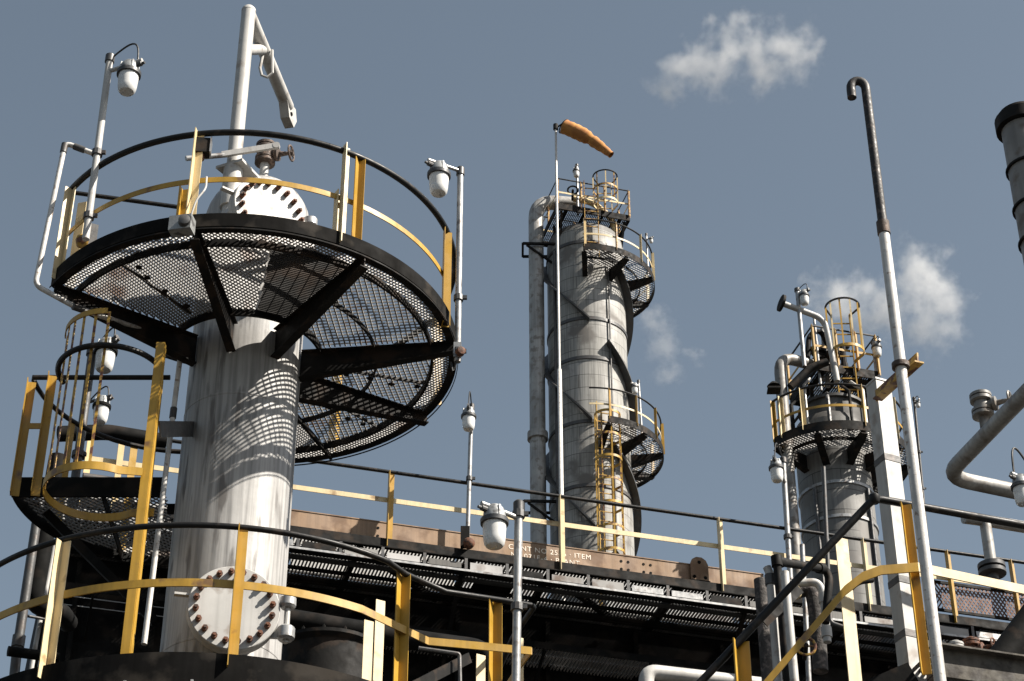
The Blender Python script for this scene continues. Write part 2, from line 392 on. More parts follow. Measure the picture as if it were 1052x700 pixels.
for i, a in enumerate(bra):
    d, t = radial(a), tangent(a); zc = DH-.03
    if i == 5:
        T.part('strut', MB().bar(az(AC, a, .53, DH-.04), az(AC, a, 1.96, DH-.04), .03, .05, (0, 0, 1)), M['dark']); continue
    p0 = V((AX.x, AX.y, 0))
    out = [p0+d*.525+V((0, 0, zc)), p0+d*1.97+V((0, 0, zc)), p0+d*1.97+V((0, 0, zc-.1)), p0+d*.525+V((0, 0, zc-.30))]
    b = MB().prism([q-t*.006 for q in out], t*.012)
    # flange along the bottom and the top
    b.bar(out[3]+V((0, 0, -.008)), out[2]+V((0, 0, -.008)), .085, .012, (0, 0, 1)); b.bar(out[0]+V((0, 0, -.006))+d*.01, out[1]+V((0, 0, -.006)), .085, .01, (0, 0, 1))
    T.part('bracket', b, M['dark'])
tr = arc(AC, RD-.03, DH+1.07, A0, A1+20, 96)
T.part('top_rail', MB().tube(tr, .03, 12), M['black'])
T.part('mid_rail', MB().arcband(AC, RD-.06, RD-.05, DH+.52, DH+.575, A0, 75, 80), M['yellow'])
T.part('gate_bar', MB().tube([tr[0], P(184, 213, 15.65)], .021, 10), M['black'])
for px, h0, h1, mt in ((200, 0, 1.09, 'cream'), (352, 0, 1.12, 'cream'), (369, -.02, 1.05, 'yellow'), (68, 0, 1.05, 'cream')):
    a = az_at(AC, RD-.03, DH+.4, px)
    b = az(AC, a, RD-.028, DH+h0); T.part('post', angle_post(b, b+V((0, 0, h1-h0)), radial(a) if px != 369 else radial(-18), .07), M[mt])
for px, hh in ((188, .5), (345, .62)):
    a = az_at(AC, RD-.1, DH+.2, px); b = az(AC, a, RD-.1, DH); T.part('stub_post', angle_post(b, b+V((0, 0, hh)), radial(a), .07), M['yellow' if px < 300 else 'cream'])
for a in (118, 160, 200):
    b = az(AC, a, RD-.028, DH); T.part('post', angle_post(b, b+V((0, 0, 1.07)), radial(a), .08), M['yellow'])
b = az(AC, az_at(AC, RD, DH+.5, 461, 30, 90), RD-.02, DH-.05); T.part('post', angle_post(b, b+V((0, 0, 1.1)), (.2, -1, 0), .085), M['yellow'])
b = P(75, 262, 15.6); T.part('post', angle_post(V((b.x, b.y, DH)), V((b.x, b.y, DH+1.06)), (1, -.3, 0), .08), M['cream'])

# ------------------------------------------------------------------ davit on the column head
DP = P(246, 110, 15.85); dz = P(257, 14, 15.85).z; dbase = V((DP.x, DP.y, 11.95+EYE))
T = Thing('davit', 'white pipe davit with bent arm rising above the bolted manway cover', 'davit', dbase)
e = V((P(297, 98, 17.35).x, 17.3, dz)); armd = V((e.x-DP.x, e.y-DP.y, 0)).normalized()
T.part('mast', MB().tube([dbase, V((DP.x, DP.y, dz+.03))], .072, 20), M['white'])
T.part('jib', MB().tube([V((DP.x, DP.y, dz)), e], .07, 20), M['white'])
T.part('mast_cap', MB().lathe(V((DP.x, DP.y, dz+.02)), (0, 0, 1), [(0, .074), (.03, .072), (.06, .05), (.07, .01)], 20), M['white'])
mm = V((DP.x, DP.y, dz-.5)); T.part('brace', MB().tube([mm, V((DP.x, DP.y, dz))+armd*.55], .055, 16), M['white'])
q = V((DP.x, DP.y, dz-.06))+armd*.55
T.part('hook', MB().tube([q+V((0, 0, .02)), q+V((-.02, 0, -.2)), q+V((0, .03, -.27)), q+V((.06, .03, -.3)), q+V((.11, .02, -.25)), q+V((.09, 0, .05))], .016, 8), M['white'])
sd = V((0, 0, 1)).cross(armd)
T.part('end_lug', MB().prism([e-armd*.05+V((0, 0, .07))-sd*.02, e+armd*.14+V((0, 0, .07))-sd*.05, e+armd*.2+V((0, 0, -.05))-sd*.05, e+armd*.12+V((0, 0, -.2))-sd*.05, e-armd*.06+V((0, 0, -.2))-sd*.05, e-armd*.16+V((0, 0, -.06))-sd*.05], sd*.1), M['white'])
T.part('lug_pin', MB().lathe(e+V((0, 0, -.11))-sd*.06, sd, [(0, .022), (.12, .022)], 10), M['dark'])
sl_ = V((DP.x, DP.y, P(238, 172, 15.85).z)); T.part('base_plate', MB().prism([sl_+V((-.17, -.02, 0)), sl_+V((.1, -.14, 0)), sl_+V((.26, .15, -.02)), sl_+V((-.02, .2, 0))], (0, 0, -.03)), M['white'])
T.part('sleeve', MB().lathe(sl_+V((0, 0, -.5)), (0, 0, 1), [(0, .095), (.48, .095)], 20), M['white'])
T.part('handle_arm', MB().tube([P(191, 163, 15.6), P(236, 159, 15.75)], .026, 12), M['galv'])
hb0, hb1 = P(228, 159, 15.72), P(284, 150, 15.75)
T.part('tie_bar', MB().bar(hb0, hb1, .03, .06, (0, 0, 1)).lathe(hb1+V((0, -.02, 0)), (0, 1, 0), [(0, .035), (.04, .035)], 16), M['white'])

# ------------------------------------------------------------------ valves
def gate_valve(label, p, s=1., wheel=V((1, 0, 0)), mat='brown', stem=.35):
    p = V(p); T = Thing('gate_valve', label, 'valve', p)
    T.part('nozzle', MB().lathe(p, (0, 0, 1), [(-stem*s, .055*s), (0, .055*s)], 16), M['white' if mat == 'brown' else 'greypipe'])
    for z in (0, .2):
        T.part('flange', MB().lathe(p+V((0, 0, z*s)), (0, 0, 1), [(0, .1*s), (.012*s, .125*s), (.05*s, .125*s), (.055*s, .08*s), (.065*s, .08*s), (.066*s, .125*s), (.1*s, .125*s), (.11*s, .09*s)], 20), M[mat])
    T.part('body', MB().lathe(p, (0, 0, 1), [(.09*s, .085*s), (.13*s, .095*s), (.2*s, .085*s)], 16).lathe(p+V((0, 0, .3*s)), (0, 0, 1), [(0, .1*s), (.03*s, .08*s), (.05*s, .03*s), (.055*s, .005*s)], 16), M[mat])
    c = p+V((0, 0, .14*s)); wd = V(wheel).normalized()
    T.part('bonnet', MB().lathe(c, wd, [(.06*s, .05*s), (.12*s, .06*s), (.13*s, .085*s), (.17*s, .085*s), (.18*s, .035*s), (.3*s, .022*s), (.36*s, .02*s)], 14), M[mat])
    u = wd.cross(V((0, 0, 1))).normalized(); ww = V((0, 0, 1)); hc = c+wd*.33*s
    T.part('hand_wheel', MB().tube([hc+(u*math.cos(a*math.pi/10)+ww*math.sin(a*math.pi/10))*.095*s for a in range(20)], .013*s, 8, True).bar(hc-u*.09*s, hc+u*.09*s, .015*s, .015*s).bar(hc-ww*.09*s, hc+ww*.09*s, .015*s, .015*s, u), M[mat])
gate_valve('brown rusty valve with small hand wheel behind the white manway', P(272, 169, 16.2), .82, V((1, -.25, -.1)))

# ------------------------------------------------------------------ conduit, junction boxes round the upper platform
def pipe(name, label, pts, r, mat, bend=.1, n=12, cat='pipe', collars=(), group=None, cmat=None):
    pts = [V(p) for p in pts]; T = Thing(name, label, cat, pts[0], group)
    T.part('run', MB().tube(fillet(pts, bend), r, n), M[mat])
    for i, t in collars:
        a, b = pts[i], pts[i+1]; q = a+(b-a)*t; d = (b-a).normalized()
        T.part('coupling', MB().lathe(q, d, [(-.05-r*.3, r*1.02), (-.045-r*.3, r*1.3), (.045+r*.3, r*1.3), (.05+r*.3, r*1.02)], n), M[cmat or mat])
    return T
pipe('conduit', 'white conduit looped round the left tip of the round platform', [P(96, 158, 15.35), P(67, 147, 15.3), P(36, 293, 15.3), P(78, 316, 15.42), P(187, 353, 16.2), P(148, 662, 16.1)], .025, 'whiterust', .07, collars=((0, .5), (1, .04), (3, .02), (4, .25)), cmat='galvdark')
T = Thing('junction_box', 'small grey conduit box clamped under the platform rim below the yellow post', 'junction box', P(187, 232, 14.45))
p = P(187, 232, 14.45); T.part('box', MB().box(p, (.2, .12, .15), -.2), M['hood']); T.part('hub', MB().lathe(p+V((.03, -.06, -.01)), (0.1, -1, 0), [(0, .055), (.05, .05), (.06, .02)], 14), M['galvdark'])
T.part('conduit_stub', MB().tube(fillet([p+V((.06, 0, .06)), p+V((.1, -.01, .28)), p+V((.17, .02, .42)), p+V((.15, .1, .62))], .1), .009, 8), M['white'])
T = Thing('junction_box', 'dark square box fixed beside the yellow post on the upper rail', 'junction box', P(208, 152, 14.6))
p = P(208, 152, 14.6); T.part('box', MB().box(p, (.13, .1, .16), .1), M['dark']); T.part('cover', MB().box(p+V((.075, 0, 0)), (.012, .11, .17), .1), M['galv']); T.part('gland', MB().lathe(p+V((.0, 0, -.08)), (0, 0, -1), [(0, .025), (.06, .025)], 10), M['rust'])
T = Thing('cable_gland', 'rusty cable clamp hanging off the platform rim beside the right lamp pole', 'clamp', P(468, 365, 15.9))
p = P(470, 361, 15.9); T.part('body', MB().box(p, (.07, .07, .16)), M['galv']); T.part('knob', MB().lathe(p+V((.02, -.05, -.05)), (.5, -1, 0), [(0, .045), (.05, .04), (.06, .01)], 12), M['rust']); T.part('drip_loop', MB().tube([p+V((0, 0, -.05)), p+V((-.02, 0, -.18)), p+V((-.04, 0, -.22)), p+V((-.06, 0, -.12))], .01, 8), M['cable'])
T = Thing('bell_box', 'rusty orange bell box at the foot of the left lamp pole', 'junction box', P(84, 247, 15.2))
p = P(84, 252, 15.15); T.part('dome', MB().lathe(p, (.2, -1, .2), [(0, .05), (.06, .06), (.09, .05), (.11, .02)], 16), M['yellowrust']); T.part('back_plate', MB().box(p+V((.06, .06, .12)), (.1, .03, .32), .4), M['galvdark'])

lamp_post('white jar lamp on pale pole at the left tip of the round platform', P(113, 60, 15.0), P(88, 246, 15.0), P(132.5, 76, 14.9), .98, .034, clamps=(.46, .12), mat='white')
lamp_post('white jar lamp hung left of a pale pole at the right rim', P(473, 176, 15.9), P(470, 372, 15.9), P(451, 180, 15.75), .98, .03, clamps=(.32, .05), mat='galv', loop=0)
# ------------------------------------------------------------------ lower platform in the left foreground
LC = AC; LH = 6.84+EYE; LR = 2.3
T = Thing('service_platform', 'lowest platform at the bottom left with black rail and pale yellow posts', 'platform', (AX.x, AX.y, LH), 'service platforms')
LA0, LA1 = -110, 62
pr = sector_pred(LC, .6, LR-.02, LA0, 130); g = MB(); bb2 = (AX.x-2.4, AX.x+2.4, AX.y-2.4, AX.y+2.4)
g.grate(pr, bb2, LH, 25, .04, .006, .03, 0, .03); g.grate(pr, bb2, LH, 115, .1, .006, .008, .018, .03); T.part('deck_panel', g, M['gratedark'], smooth=0)
T.part('toe_plate', MB().arcband(LC, LR, LR+.012, LH-.13, LH+.11, LA0, 130, 96), M['toe'])
T.part('rim_channel', MB().arcband(LC, LR-.06, LR-.002, LH-.36, LH-.14, LA0, 130, 96), M['dark'])
for k, zz in enumerate((-.17, -.225, -.28)):
    T.part('rim_cable', MB().tube(arc(LC, LR+.045, LH+zz, LA0, 120, 90), .012, 8), M['galv'])
for a in range(-80, 61, 12):
    T.part('cable_cleat', MB().box(az(LC, a, LR+.05, LH-.225), (.02, .05, .17), R_(a)), M['galv'])
for a in (-80, -45, 0, 45, 80, 120):
    d, t = radial(a), tangent(a); zc = LH-.04; p0 = V((AX.x, AX.y, 0))
    out = [p0+d*.525+V((0, 0, zc)), p0+d*2.22+V((0, 0, zc)), p0+d*2.22+V((0, 0, zc-.14)), p0+d*.525+V((0, 0, zc-.6))]
    T.part('bracket', MB().prism([q-t*.006 for q in out], t*.012).bar(out[3]+V((0, 0, -.008)), out[2]+V((0, 0, -.008)), .11, .012), M['dark'])
hr = 8.06
rail = arc(LC, LR-.03, LH+1.21, LA0, 42, 80)
ext = [PZ(417, 589, hr), PZ(458, 607, hr), PZ(517, 616, hr), PZ(546, 621, hr)]
while rail and proj(rail[-1])[0] > 405: rail.pop()
cor = ext[-1]; zr = LH+1.21
path = rail+[V((p.x, p.y, zr)) for p in ext]
T.part('top_rail', MB().tube(fillet(path[-6:], .1) if False else path, .024, 12), M['black'])
stair_end = V((cor.x-.15, cor.y+1.3, zr-.75))
T.part('stair_rail', MB().tube(fillet([V((cor.x, cor.y, zr)), V((cor.x+.02, cor.y+.03, zr)), P(527, 655, cor.y+.6), P(505, 705, cor.y+.9)], .05), .024, 12), M['black'])
mr = LH+.71
mid = arc(LC, LR-.03, mr, LA0, 42, 80)
while mid and proj(mid[-1])[0] > 375: mid.pop()
mid += [PZ(x, y, mr-EYE) for x, y in ((440, 659), (505, 665), (546, 669))]
def flat_rail(pts, wd, ht):
    m = MB(); vs = []
    for i, p in enumerate(pts):
        p = V(p); t = (V(pts[min(i+1, len(pts)-1)])-V(pts[max(0, i-1)])); n_ = V((t.y, -t.x, 0)).normalized()*wd/2
        vs += [p-n_+V((0, 0, -ht/2)), p+n_+V((0, 0, -ht/2)), p+n_+V((0, 0, ht/2)), p-n_+V((0, 0, ht/2))]
    fs = []
    for i in range(len(pts)-1):
        for k in range(4): l = (k+1) % 4; fs.append((i*4+k, i*4+l, i*4+4+l, i*4+4+k))
    fs += [(3, 2, 1, 0), tuple(len(vs)-4+k for k in range(4))]
    m.add(vs, fs); return m
T.part('mid_rail', flat_rail(mid, .012, .066), M['yellow'])
T.part('stair_mid_rail', flat_rail([mid[-1], mid[-1]+V((-.02, .03, -.01)), P(530, 690, mid[-1].y+.45), P(510, 722, mid[-1].y+.8)], .012, .06), M['yellow'])
for px, h1, mt, wd in ((58, 1.18, 'cream', .08), (243, 1.2, 'yellow', .08)):
    a = az_at(LC, LR-.03, LH+.5, px); b = az(LC, a, LR-.028, LH); T.part('post', angle_post(b, b+V((0, 0, h1)), radial(a), wd), M[mt])
for px, py, mt in ((417, 591, 'yellow'), (511, 618, 'yellow')):
    b = PZ(px, py, hr); T.part('post', angle_post(V((b.x, b.y-.02, LH-.3)), V((b.x, b.y-.02, zr)), radial(-20), .085), M[mt])
for px, py, Y, L in ((391, 617, 15.9, .75), (379, 638, 15.6, .55), (494, 673, 15.9, .5), (533, 655, 15.9, .6)):
    b = P(px, py, Y); T.part('post', angle_post(b-V((0, 0, L)), b, radial(30), .085, flat=True), M['cream'])

# lamp by the lower platform
b = P(533, 520, 14.9)
lamp_post('big white jar lamp on the pole beside the stencilled brown girder', b, P(530, 704, 14.9), P(508, 536, 14.75), .98, .034, clamps=(.95, .42), loop=.0)

# ------------------------------------------------------------------ caged ladder and landing left of the column
LX, LY = -3.56, 15.5
T = Thing('caged_ladder', 'yellow caged ladder climbing left of the grey column to the landing', 'ladder', (LX+.45, LY, LH))
xs = P(148, 500, 15.2).x
ztop = P(166, 352, 15.2).z
for yy, xx in ((15.2, xs), (15.74, xs-.1)):
    T.part('stringer', MB().bar((xx, yy, LH+.02), (xx, yy, ztop), .012, .072, (1, 0, 0)).bar((xx+.0365, yy+.041, LH+.02), (xx+.0365, yy+.041, ztop), .07, .012, (1, 0, 0)), M['yellow'])
z = LH+.3
while z < ztop-.9:
    T.part('rung', MB().tube([(xs, 15.2, z), (xs-.1, 15.74, z)], .012, 8), M['yellow']); z += .3
hc = (LX+.02, LY)
def hoop(z, mt, a0=-322, a1=-38, r=.44, flat=True):
    ps = [V((xs-.02, 15.17, z))]+[az(hc, a, r, z) for a in [35-i*(250/40) for i in range(41)]]+[V((xs-.02, 15.85, z))]
    if flat: return flat_rail(ps, .01, .075)
    return MB().tube(ps, .024, 10)
zh1 = P(75, 478, 15.06).z
T.part('hoop', hoop(zh1, 'yellow'), M['yellow'])
zh2 = P(120, 356, 15.06).z
ps = [az(hc, a, .46, zh2) for a in [70-i*4 for i in range(45)]]
T.part('hoop', MB().tube(ps, .026, 10), M['black'], label='black tubular top hoop')
zh3 = P(105, 322, 15.1).z
T.part('hoop', flat_rail([az(hc, a, .44, zh3) for a in range(-84, 2, 6)], .01, .055), M['yellow'])
for a, mt in ((-62, 'yellowrust'), (-30, 'yellowrust'), (2, 'yellowrust'), (-84, 'yellowrust'), (-46, 'yellowrust'), (-14, 'yellowrust')):
    T.part('cage_bar', MB().bar(az(hc, a, .425, zh1-.03 if a > -70 else zh1), az(hc, a, .425, zh3), .024, .008, radial(a)), M[mt])
T.part('wall_bracket', MB().bar(P(164, 441, 15.3), P(205, 441, 16.3), .012, .14), M['galvdark'])

T = Thing('landing', 'small quarter-round mesh landing at the far left with yellow posts', 'platform', P(80, 500, 16.3), 'service platforms')
lz = P(80, 500, 16.3).z; lrz = P(27, 388, 16.3).z
lx1 = -3.12; lx0 = P(14, 500, 16.3).x; lr = lx1-lx0
cL = (lx1, 16.3)
pr = lambda x, y: y > 16.3 and x < lx1 and (x-lx1)**2+(y-16.3)**2 < (lr-.02)**2
g = MB(); g.grate(pr, (lx0, lx1, 16.3, 16.3+lr), lz, 45, .045, .007, .012); g.grate(pr, (lx0, lx1, 16.3, 16.3+lr), lz, -45, .045, .007, .012, .003)
T.part('deck_panel', g, M['grate'], smooth=0)
T.part('front_beam', MB().bar((lx0, 16.28, lz-.02), (lx1, 16.28, lz-.02), .02, .2, (0, 0, 1)), M['darker'])
T.part('toe_plate', MB().arcband(cL, lr-.01, lr+.01, lz-.09, lz+.12, 180, 270, 40), M['darker'])
T.part('joist', MB().bar((lx1-.55, 16.3, lz-.05), (lx1-.55, 16.3+lr*.9, lz-.05), .012, .09, (0, 0, 1)), M['dark'])
tr = [V((lx1-.05, 16.3, lrz)), V((lx0+.02, 16.3, lrz))]+[az(cL, a, lr-.02, lrz) for a in range(268, 180, -6)]
T.part('top_rail', MB().tube(tr, .024, 10), M['black'])
for x, dzz in ((lx0+.03, -.08), (P(46, 450, 16.3).x, -.01)):
    T.part('post', angle_post((x, 16.26, lz-.12), (x, 16.26, lrz+dzz), (.2, -1, 0), .08), M['yellow'])
T.part('mid_rail', MB().bar((lx0+.04, 16.27, lz+.62), (P(46, 450, 16.3).x, 16.27, lz+.62), .01, .06), M['yellow'])
for a in (235, 205):
    b = az(cL, a, lr-.02, lz); T.part('post', angle_post(b, b+V((0, 0, lrz-lz)), radial(a), .07), M['yellow'])
T.part('support_strut', MB().bar((lx0+.25, 16.6, lz-.1), (lx1, 16.6, lz-1.2), .06, .08), M['darker'])
T.part('support_strut', MB().bar((lx1, 16.6, lz-.06), (lx1+.3, 16.6, lz-.06), .06, .08), M['darker'])

lamp_post('clear jar lamp seen through the ladder cage, upper of the two there', P(95, 361, 17.6), P(68, 560, 17.6), P(109, 361, 17.5), 1.0, .045, mat='galvdark', ringmat='darker', clamps=(.45,))
lamp_post('smaller clear jar lamp low behind the ladder cage', P(89, 414, 20.5), P(74, 520, 20.5), P(104.5, 418, 20.4), .92, .03, mat='galvdark', ringmat='darker')

# ================================================================== catwalk with girder
HR = 14.55; HD = HR-1.07
a_, b_ = PZ(330, 475, HR), PZ(820, 545, HR)
cd = (b_-a_); cd.z = 0; cd.normalize(); cn = V((cd.y, -cd.x, 0))        # along, and outwards to the viewer
def cw(px, h, off=0.):
    """point on the catwalk line seen at photo column px, at height h; off = metres behind the rail line"""
    lo, hi = -12., 20.
    for _ in range(50):
        m_ = (lo+hi)/2; p = a_+cd*m_-cn*off; p = V((p.x, p.y, EYE+h))
        if proj(p)[0] < px: lo = m_
        else: hi = m_
    return p
S0, S1 = cw(70, HD), cw(1130, HD)
L_ = (S1-S0).length
def cs(t, h, off=0.): p = S0+cd*t-cn*off; return V((p.x, p.y, EYE+h))
T = Thing('catwalk', 'long straight catwalk with black top rail crossing behind the near column', 'catwalk', (S0.x, S0.y, S0.z))
T.part('top_rail', MB().tube([cs(0, HR), cs(L_, HR)], .026, 12), M['black'])
T.part('mid_rail', MB().bar(cs(0, HR-.42, .03), cs(L_, HR-.42, .03), .012, .07), M['cream'])
for px, hb in ((90, 0), (122, 0), (401, 0), (577, 0), (741, 0), (890, 0), (977, 0), (1043, 0)):
    b = cw(px, HR-.5); b.z = EYE; T.part('post', angle_post(b+V((0, 0, HD-.1)), b+V((0, 0, HR-.02)), cn, .085), M['yellow' if px in (401, 977, 1043) else 'cream'])
pr0 = S0-cn*.65
def inw(x, y):
    dx, dy = x-S0.x, y-S0.y; t = dx*cd.x+dy*cd.y; o = -(dx*cn.x+dy*cn.y); return 0 < t < L_ and .06 < o < 1.3
g = MB(); bx = (S0.x-1, S1.x+1, S0.y-1, S1.y+2); ca = math.degrees(math.atan2(cd.y, cd.x))
# bearing bars run across the walk
n_ = int(L_/.048)
for i in range(n_): g.bar(cs(i*.048+.02, HD, .06), cs(i*.048+.02, HD, 1.28), .016, .034, (0, 0, 1), False)
for o in (.2, .4, .6, .8, 1.0, 1.2): g.bar(cs(0, HD+.02, o), cs(L_, HD+.02, o), .008, .01, (0, 0, 1), False)
T.part('deck_panel', g, M['gratedark'], smooth=0)
T.part('edge_channel', MB().bar(cs(0, HD-.03, -.02), cs(L_, HD-.03, -.02), .03, .13, (0, 0, 1)).bar(cs(0, HD-.1, -.03), cs(L_, HD-.1, -.03), .05, .012, (0, 0, 1)), M['dark'])
T.part('edge_lip', MB().bar(cs(0, HD-.112, -.05), cs(L_, HD-.112, -.05), .02, .012, (0, 0, 1)), M['galv'])
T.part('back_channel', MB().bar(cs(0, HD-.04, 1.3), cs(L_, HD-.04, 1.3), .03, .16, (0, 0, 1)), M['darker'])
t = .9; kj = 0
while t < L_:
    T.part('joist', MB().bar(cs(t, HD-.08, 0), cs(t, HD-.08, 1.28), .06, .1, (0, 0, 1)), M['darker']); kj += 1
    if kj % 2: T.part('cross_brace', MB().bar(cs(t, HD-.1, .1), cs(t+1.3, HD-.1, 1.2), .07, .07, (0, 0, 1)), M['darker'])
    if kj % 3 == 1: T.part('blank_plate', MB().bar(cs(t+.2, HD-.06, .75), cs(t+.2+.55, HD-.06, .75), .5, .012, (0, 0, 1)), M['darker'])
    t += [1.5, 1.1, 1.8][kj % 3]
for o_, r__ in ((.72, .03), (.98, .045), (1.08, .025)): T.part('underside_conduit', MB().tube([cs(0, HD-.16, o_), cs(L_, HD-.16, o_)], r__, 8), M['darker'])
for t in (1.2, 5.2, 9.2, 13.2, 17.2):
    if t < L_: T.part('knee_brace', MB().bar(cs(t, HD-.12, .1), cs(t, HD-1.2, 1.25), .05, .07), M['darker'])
# cable tray under the edge
T = Thing('cable_tray', 'pale cable tray hung along the front edge of the catwalk', 'cable tray', cs(0, HD-.3, 0))
T.part('top_flange', MB().bar(cs(0, HD-.135, -.08), cs(L_, HD-.135, -.08), .06, .012, (0, 0, 1)), M['darker'])
T.part('bottom_flange', MB().bar(cs(0, HD-.345, -.08), cs(L_, HD-.345, -.08), .1, .035, (0, 0, 1)), M['darker'])
T.part('bottom_lip', MB().bar(cs(0, HD-.335, -.134), cs(L_, HD-.335, -.134), .008, .03, (0, 0, 1)), M['galv'])
t = .15; k = 0
while t < L_-.5:
    T.part('side_plate', MB().bar(cs(t+.06, HD-.245, -.09), cs(t+.5, HD-.245, -.09), .01, .085 if k % 3 else .11, (0, 0, 1)), M[['galv', 'grate2', 'clad', 'grate'][random.randrange(4)] if k % 5 else 'dark'])
    s_ = MB().bar(cs(t, HD-.145, -.11), cs(t, HD-.32, -.11), .04, .01, cn); T.part('hanger_strap', s_, M['galvdark']); t += .56; k += 1
T.part('cable_bundle', MB().tube([cs(0, HD-.2, .14), cs(L_, HD-.2, .14)], .05, 8).tube([cs(0, HD-.25, .26), cs(L_, HD-.25, .26)], .04, 8), M['cable'])

# girder
G0, G1 = cw(250, HD+.2, .16), cw(785, HD+.2, .16)
T = Thing('girder', 'brown primed steel girder with stencilled lettering lying along the catwalk', 'girder', G0)
gz0, gz1 = HD+.06, HD+.37
ga, gb = V((G0.x, G0.y, 0)), V((G1.x, G1.y, 0))
def gp(t, h, off=0): p = ga+cd*t-cn*off; return V((p.x, p.y, EYE+h))
GL = (gb-ga).length
web = MB().bar(gp(0, (gz0+gz1)/2), gp(GL, (gz0+gz1)/2), .014, gz1-gz0, (0, 0, 1))
T.part('web', web, M['girder'])
T.part('top_flange', MB().bar(gp(0, gz1+.007, .05), gp(GL, gz1+.007, .05), .13, .014, (0, 0, 1)), M['girder'])
T.part('bottom_flange', MB().bar(gp(0, gz0-.008, .05), gp(GL, gz0-.008, .05), .13, .014, (0, 0, 1)), M['dark'])
def t_of(px): return (cw(px, HD+.2, .16)-G0).length*(1 if px > 250 else -1)
holes = []
for px in (388, 641, 664):
    tt = t_of(px)
    for dz in (.1, .22):
        for dx in (-.04, .06) if px > 600 else (0,):
            q = gp(tt+dx, gz0+dz, -.008); T.part('bolt_hole', MB().lathe(q, cn, [(0, .02), (.003, .02)], 12), M['darker'])
tt = t_of(718); q0 = gp(tt, gz0+.12, -.02)
lug = [q0+cd*x+V((0, 0, z)) for x, z in ((-.13, -.05), (.13, -.05), (.13, .2), (.1, .27), (.04, .31), (-.04, .31), (-.1, .27), (-.13, .2))]
lo_ = T.part('lifting_lug', MB().prism(lug, cn*.02), M['girder'])
for dx, dz in ((-.08, 0), (.08, 0), (-.08, -.0), (0, .23)):
    T.part('lug_bolt' if dz == 0 else 'lug_eye', MB().lathe(q0+cd*dx+V((0, 0, dz))+cn*.02, cn, [(0, .025), (.006, .025)], 12), M['darker'], lo_)
T.part('lug_foot', MB().bar(q0-cd*.14+V((0, 0, -.06))+cn*.02, q0+cd*.14+V((0, 0, -.06))+cn*.02, .05, .012, (0, 0, 1)), M['darker'], lo_)
def text(T, body, p, size, along, up, mat, name='lettering', space=1.0):
    cu = bpy.data.curves.new(name, 'FONT'); cu.body = body; cu.size = size; cu.extrude = .001; cu.space_character = space
    tmp = bpy.data.objects.new(name+'_tmp', cu); C.objects.link(tmp); dg = bpy.context.evaluated_depsgraph_get(); dg.update()
    me = bpy.data.meshes.new_from_object(tmp.evaluated_get(dg)); bpy.data.objects.remove(tmp); me.name = name
    x, y = V(along).normalized(), V(up).normalized(); z = x.cross(y)
    mat4 = Matrix((x, y, z)).transposed().to_4x4(); mat4.translation = V(p)-T.loc
    me.transform(mat4); me.materials.clear(); me.materials.append(mat)
    o = bpy.data.objects.new(name, me); C.objects.link(o); o.parent = T.o; return o
tx = t_of(522)
text(T, 'CONT NO 2556 \u00b7 ITEM', gp(tx, gz0+.175, -.0095), .105, cd, (0, 0, 1), M['stencil'], space=1.12)
text(T, 'No 071E-4 \u00b7 PLANT', gp(tx+.03, gz0+.06, -.0095), .105, cd, (0, 0, 1), M['stencil'], space=1.12)

# lamp and windsock pole on the catwalk
b = cw(481, HR, -.06)
lamp_post('slim lamp pole clamped to the catwalk rail near the middle', P(484.5, 418, b.y), P(480, 562, b.y), P(481.5, 428, b.y-.62), .9, .03, clamps=(.475, .03), loop=.14)
p = P(480, 556, b.y-.05)
T = Thing('bell_box', 'dark box with rusty round knob at the foot of the middle lamp pole', 'junction box', p)
T.part('box', MB().box(p+V((-.03, .04, .08)), (.12, .08, .3)), M['dark']); T.part('knob', MB().lathe(p+V((.02, -.01, -.06)), (.1, -1, -.1), [(0, .07), (.06, .08), (.1, .06), (.12, .02)], 14), M['rust'])

# dark plant casing behind and under the catwalk
W0, W1 = S0-cn*1.36, S1-cn*1.36
ta = 0; 
def ws(t, h, off=0.): return cs(t, h, 1.36+off)
t_l = (cw(46, HD-.6, 1.36)-cs(0, HD-.6, 1.36)).dot(cd)
t_r = (cw(1130, HD-.6, 1.36)-cs(0, HD-.6, 1.36)).dot(cd)
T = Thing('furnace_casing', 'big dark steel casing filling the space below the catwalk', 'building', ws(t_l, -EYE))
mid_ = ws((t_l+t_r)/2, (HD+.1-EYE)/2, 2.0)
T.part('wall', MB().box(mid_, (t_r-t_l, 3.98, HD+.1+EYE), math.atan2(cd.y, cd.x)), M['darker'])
tp0 = (cw(60, HD, 1.36)-cs(0, HD, 1.36)).dot(cd); tp1 = (cw(780, HD, 1.36)-cs(0, HD, 1.36)).dot(cd)
tq = tp0; kq = 0
while tq < tp1-.3:
    lq = [1.9, .8, 2.3, 1.3, .5][kq % 5]; hq = [.2, .3, .17, .24, .33][kq % 5]
    T.part('bright_backing_panel', MB().bar(ws(tq, HD+hq+(.9-hq)/2, .06), ws(min(tp1, tq+lq), HD+hq+(.9-hq)/2, .06), .04, .9-hq, (0, 0, 1)), M['galv' if kq % 2 else 'white']); tq += lq+[.05, .35, .04, .12, .25][kq % 5]; kq += 1  # white panels added behind the deck so bright stripes show between its bars
T.part('bright_backing_strip', MB().tube([ws(tp0, HD+.08, -.1), ws(tp1, HD+.08, -.1)], .025, 8), M['white'])  # thin white strip added for the lower bright band behind the grating
t = t_l+.4
while t < t_r:
    T.part('rib', MB().bar(ws(t, 2, -.06), ws(t, HD-.2, -.06), .06, .11, cn), M['darker']); t += 1.28
t = (cw(300, HD, 1.36)-cs(0, HD, 1.36)).dot(cd); k = 0
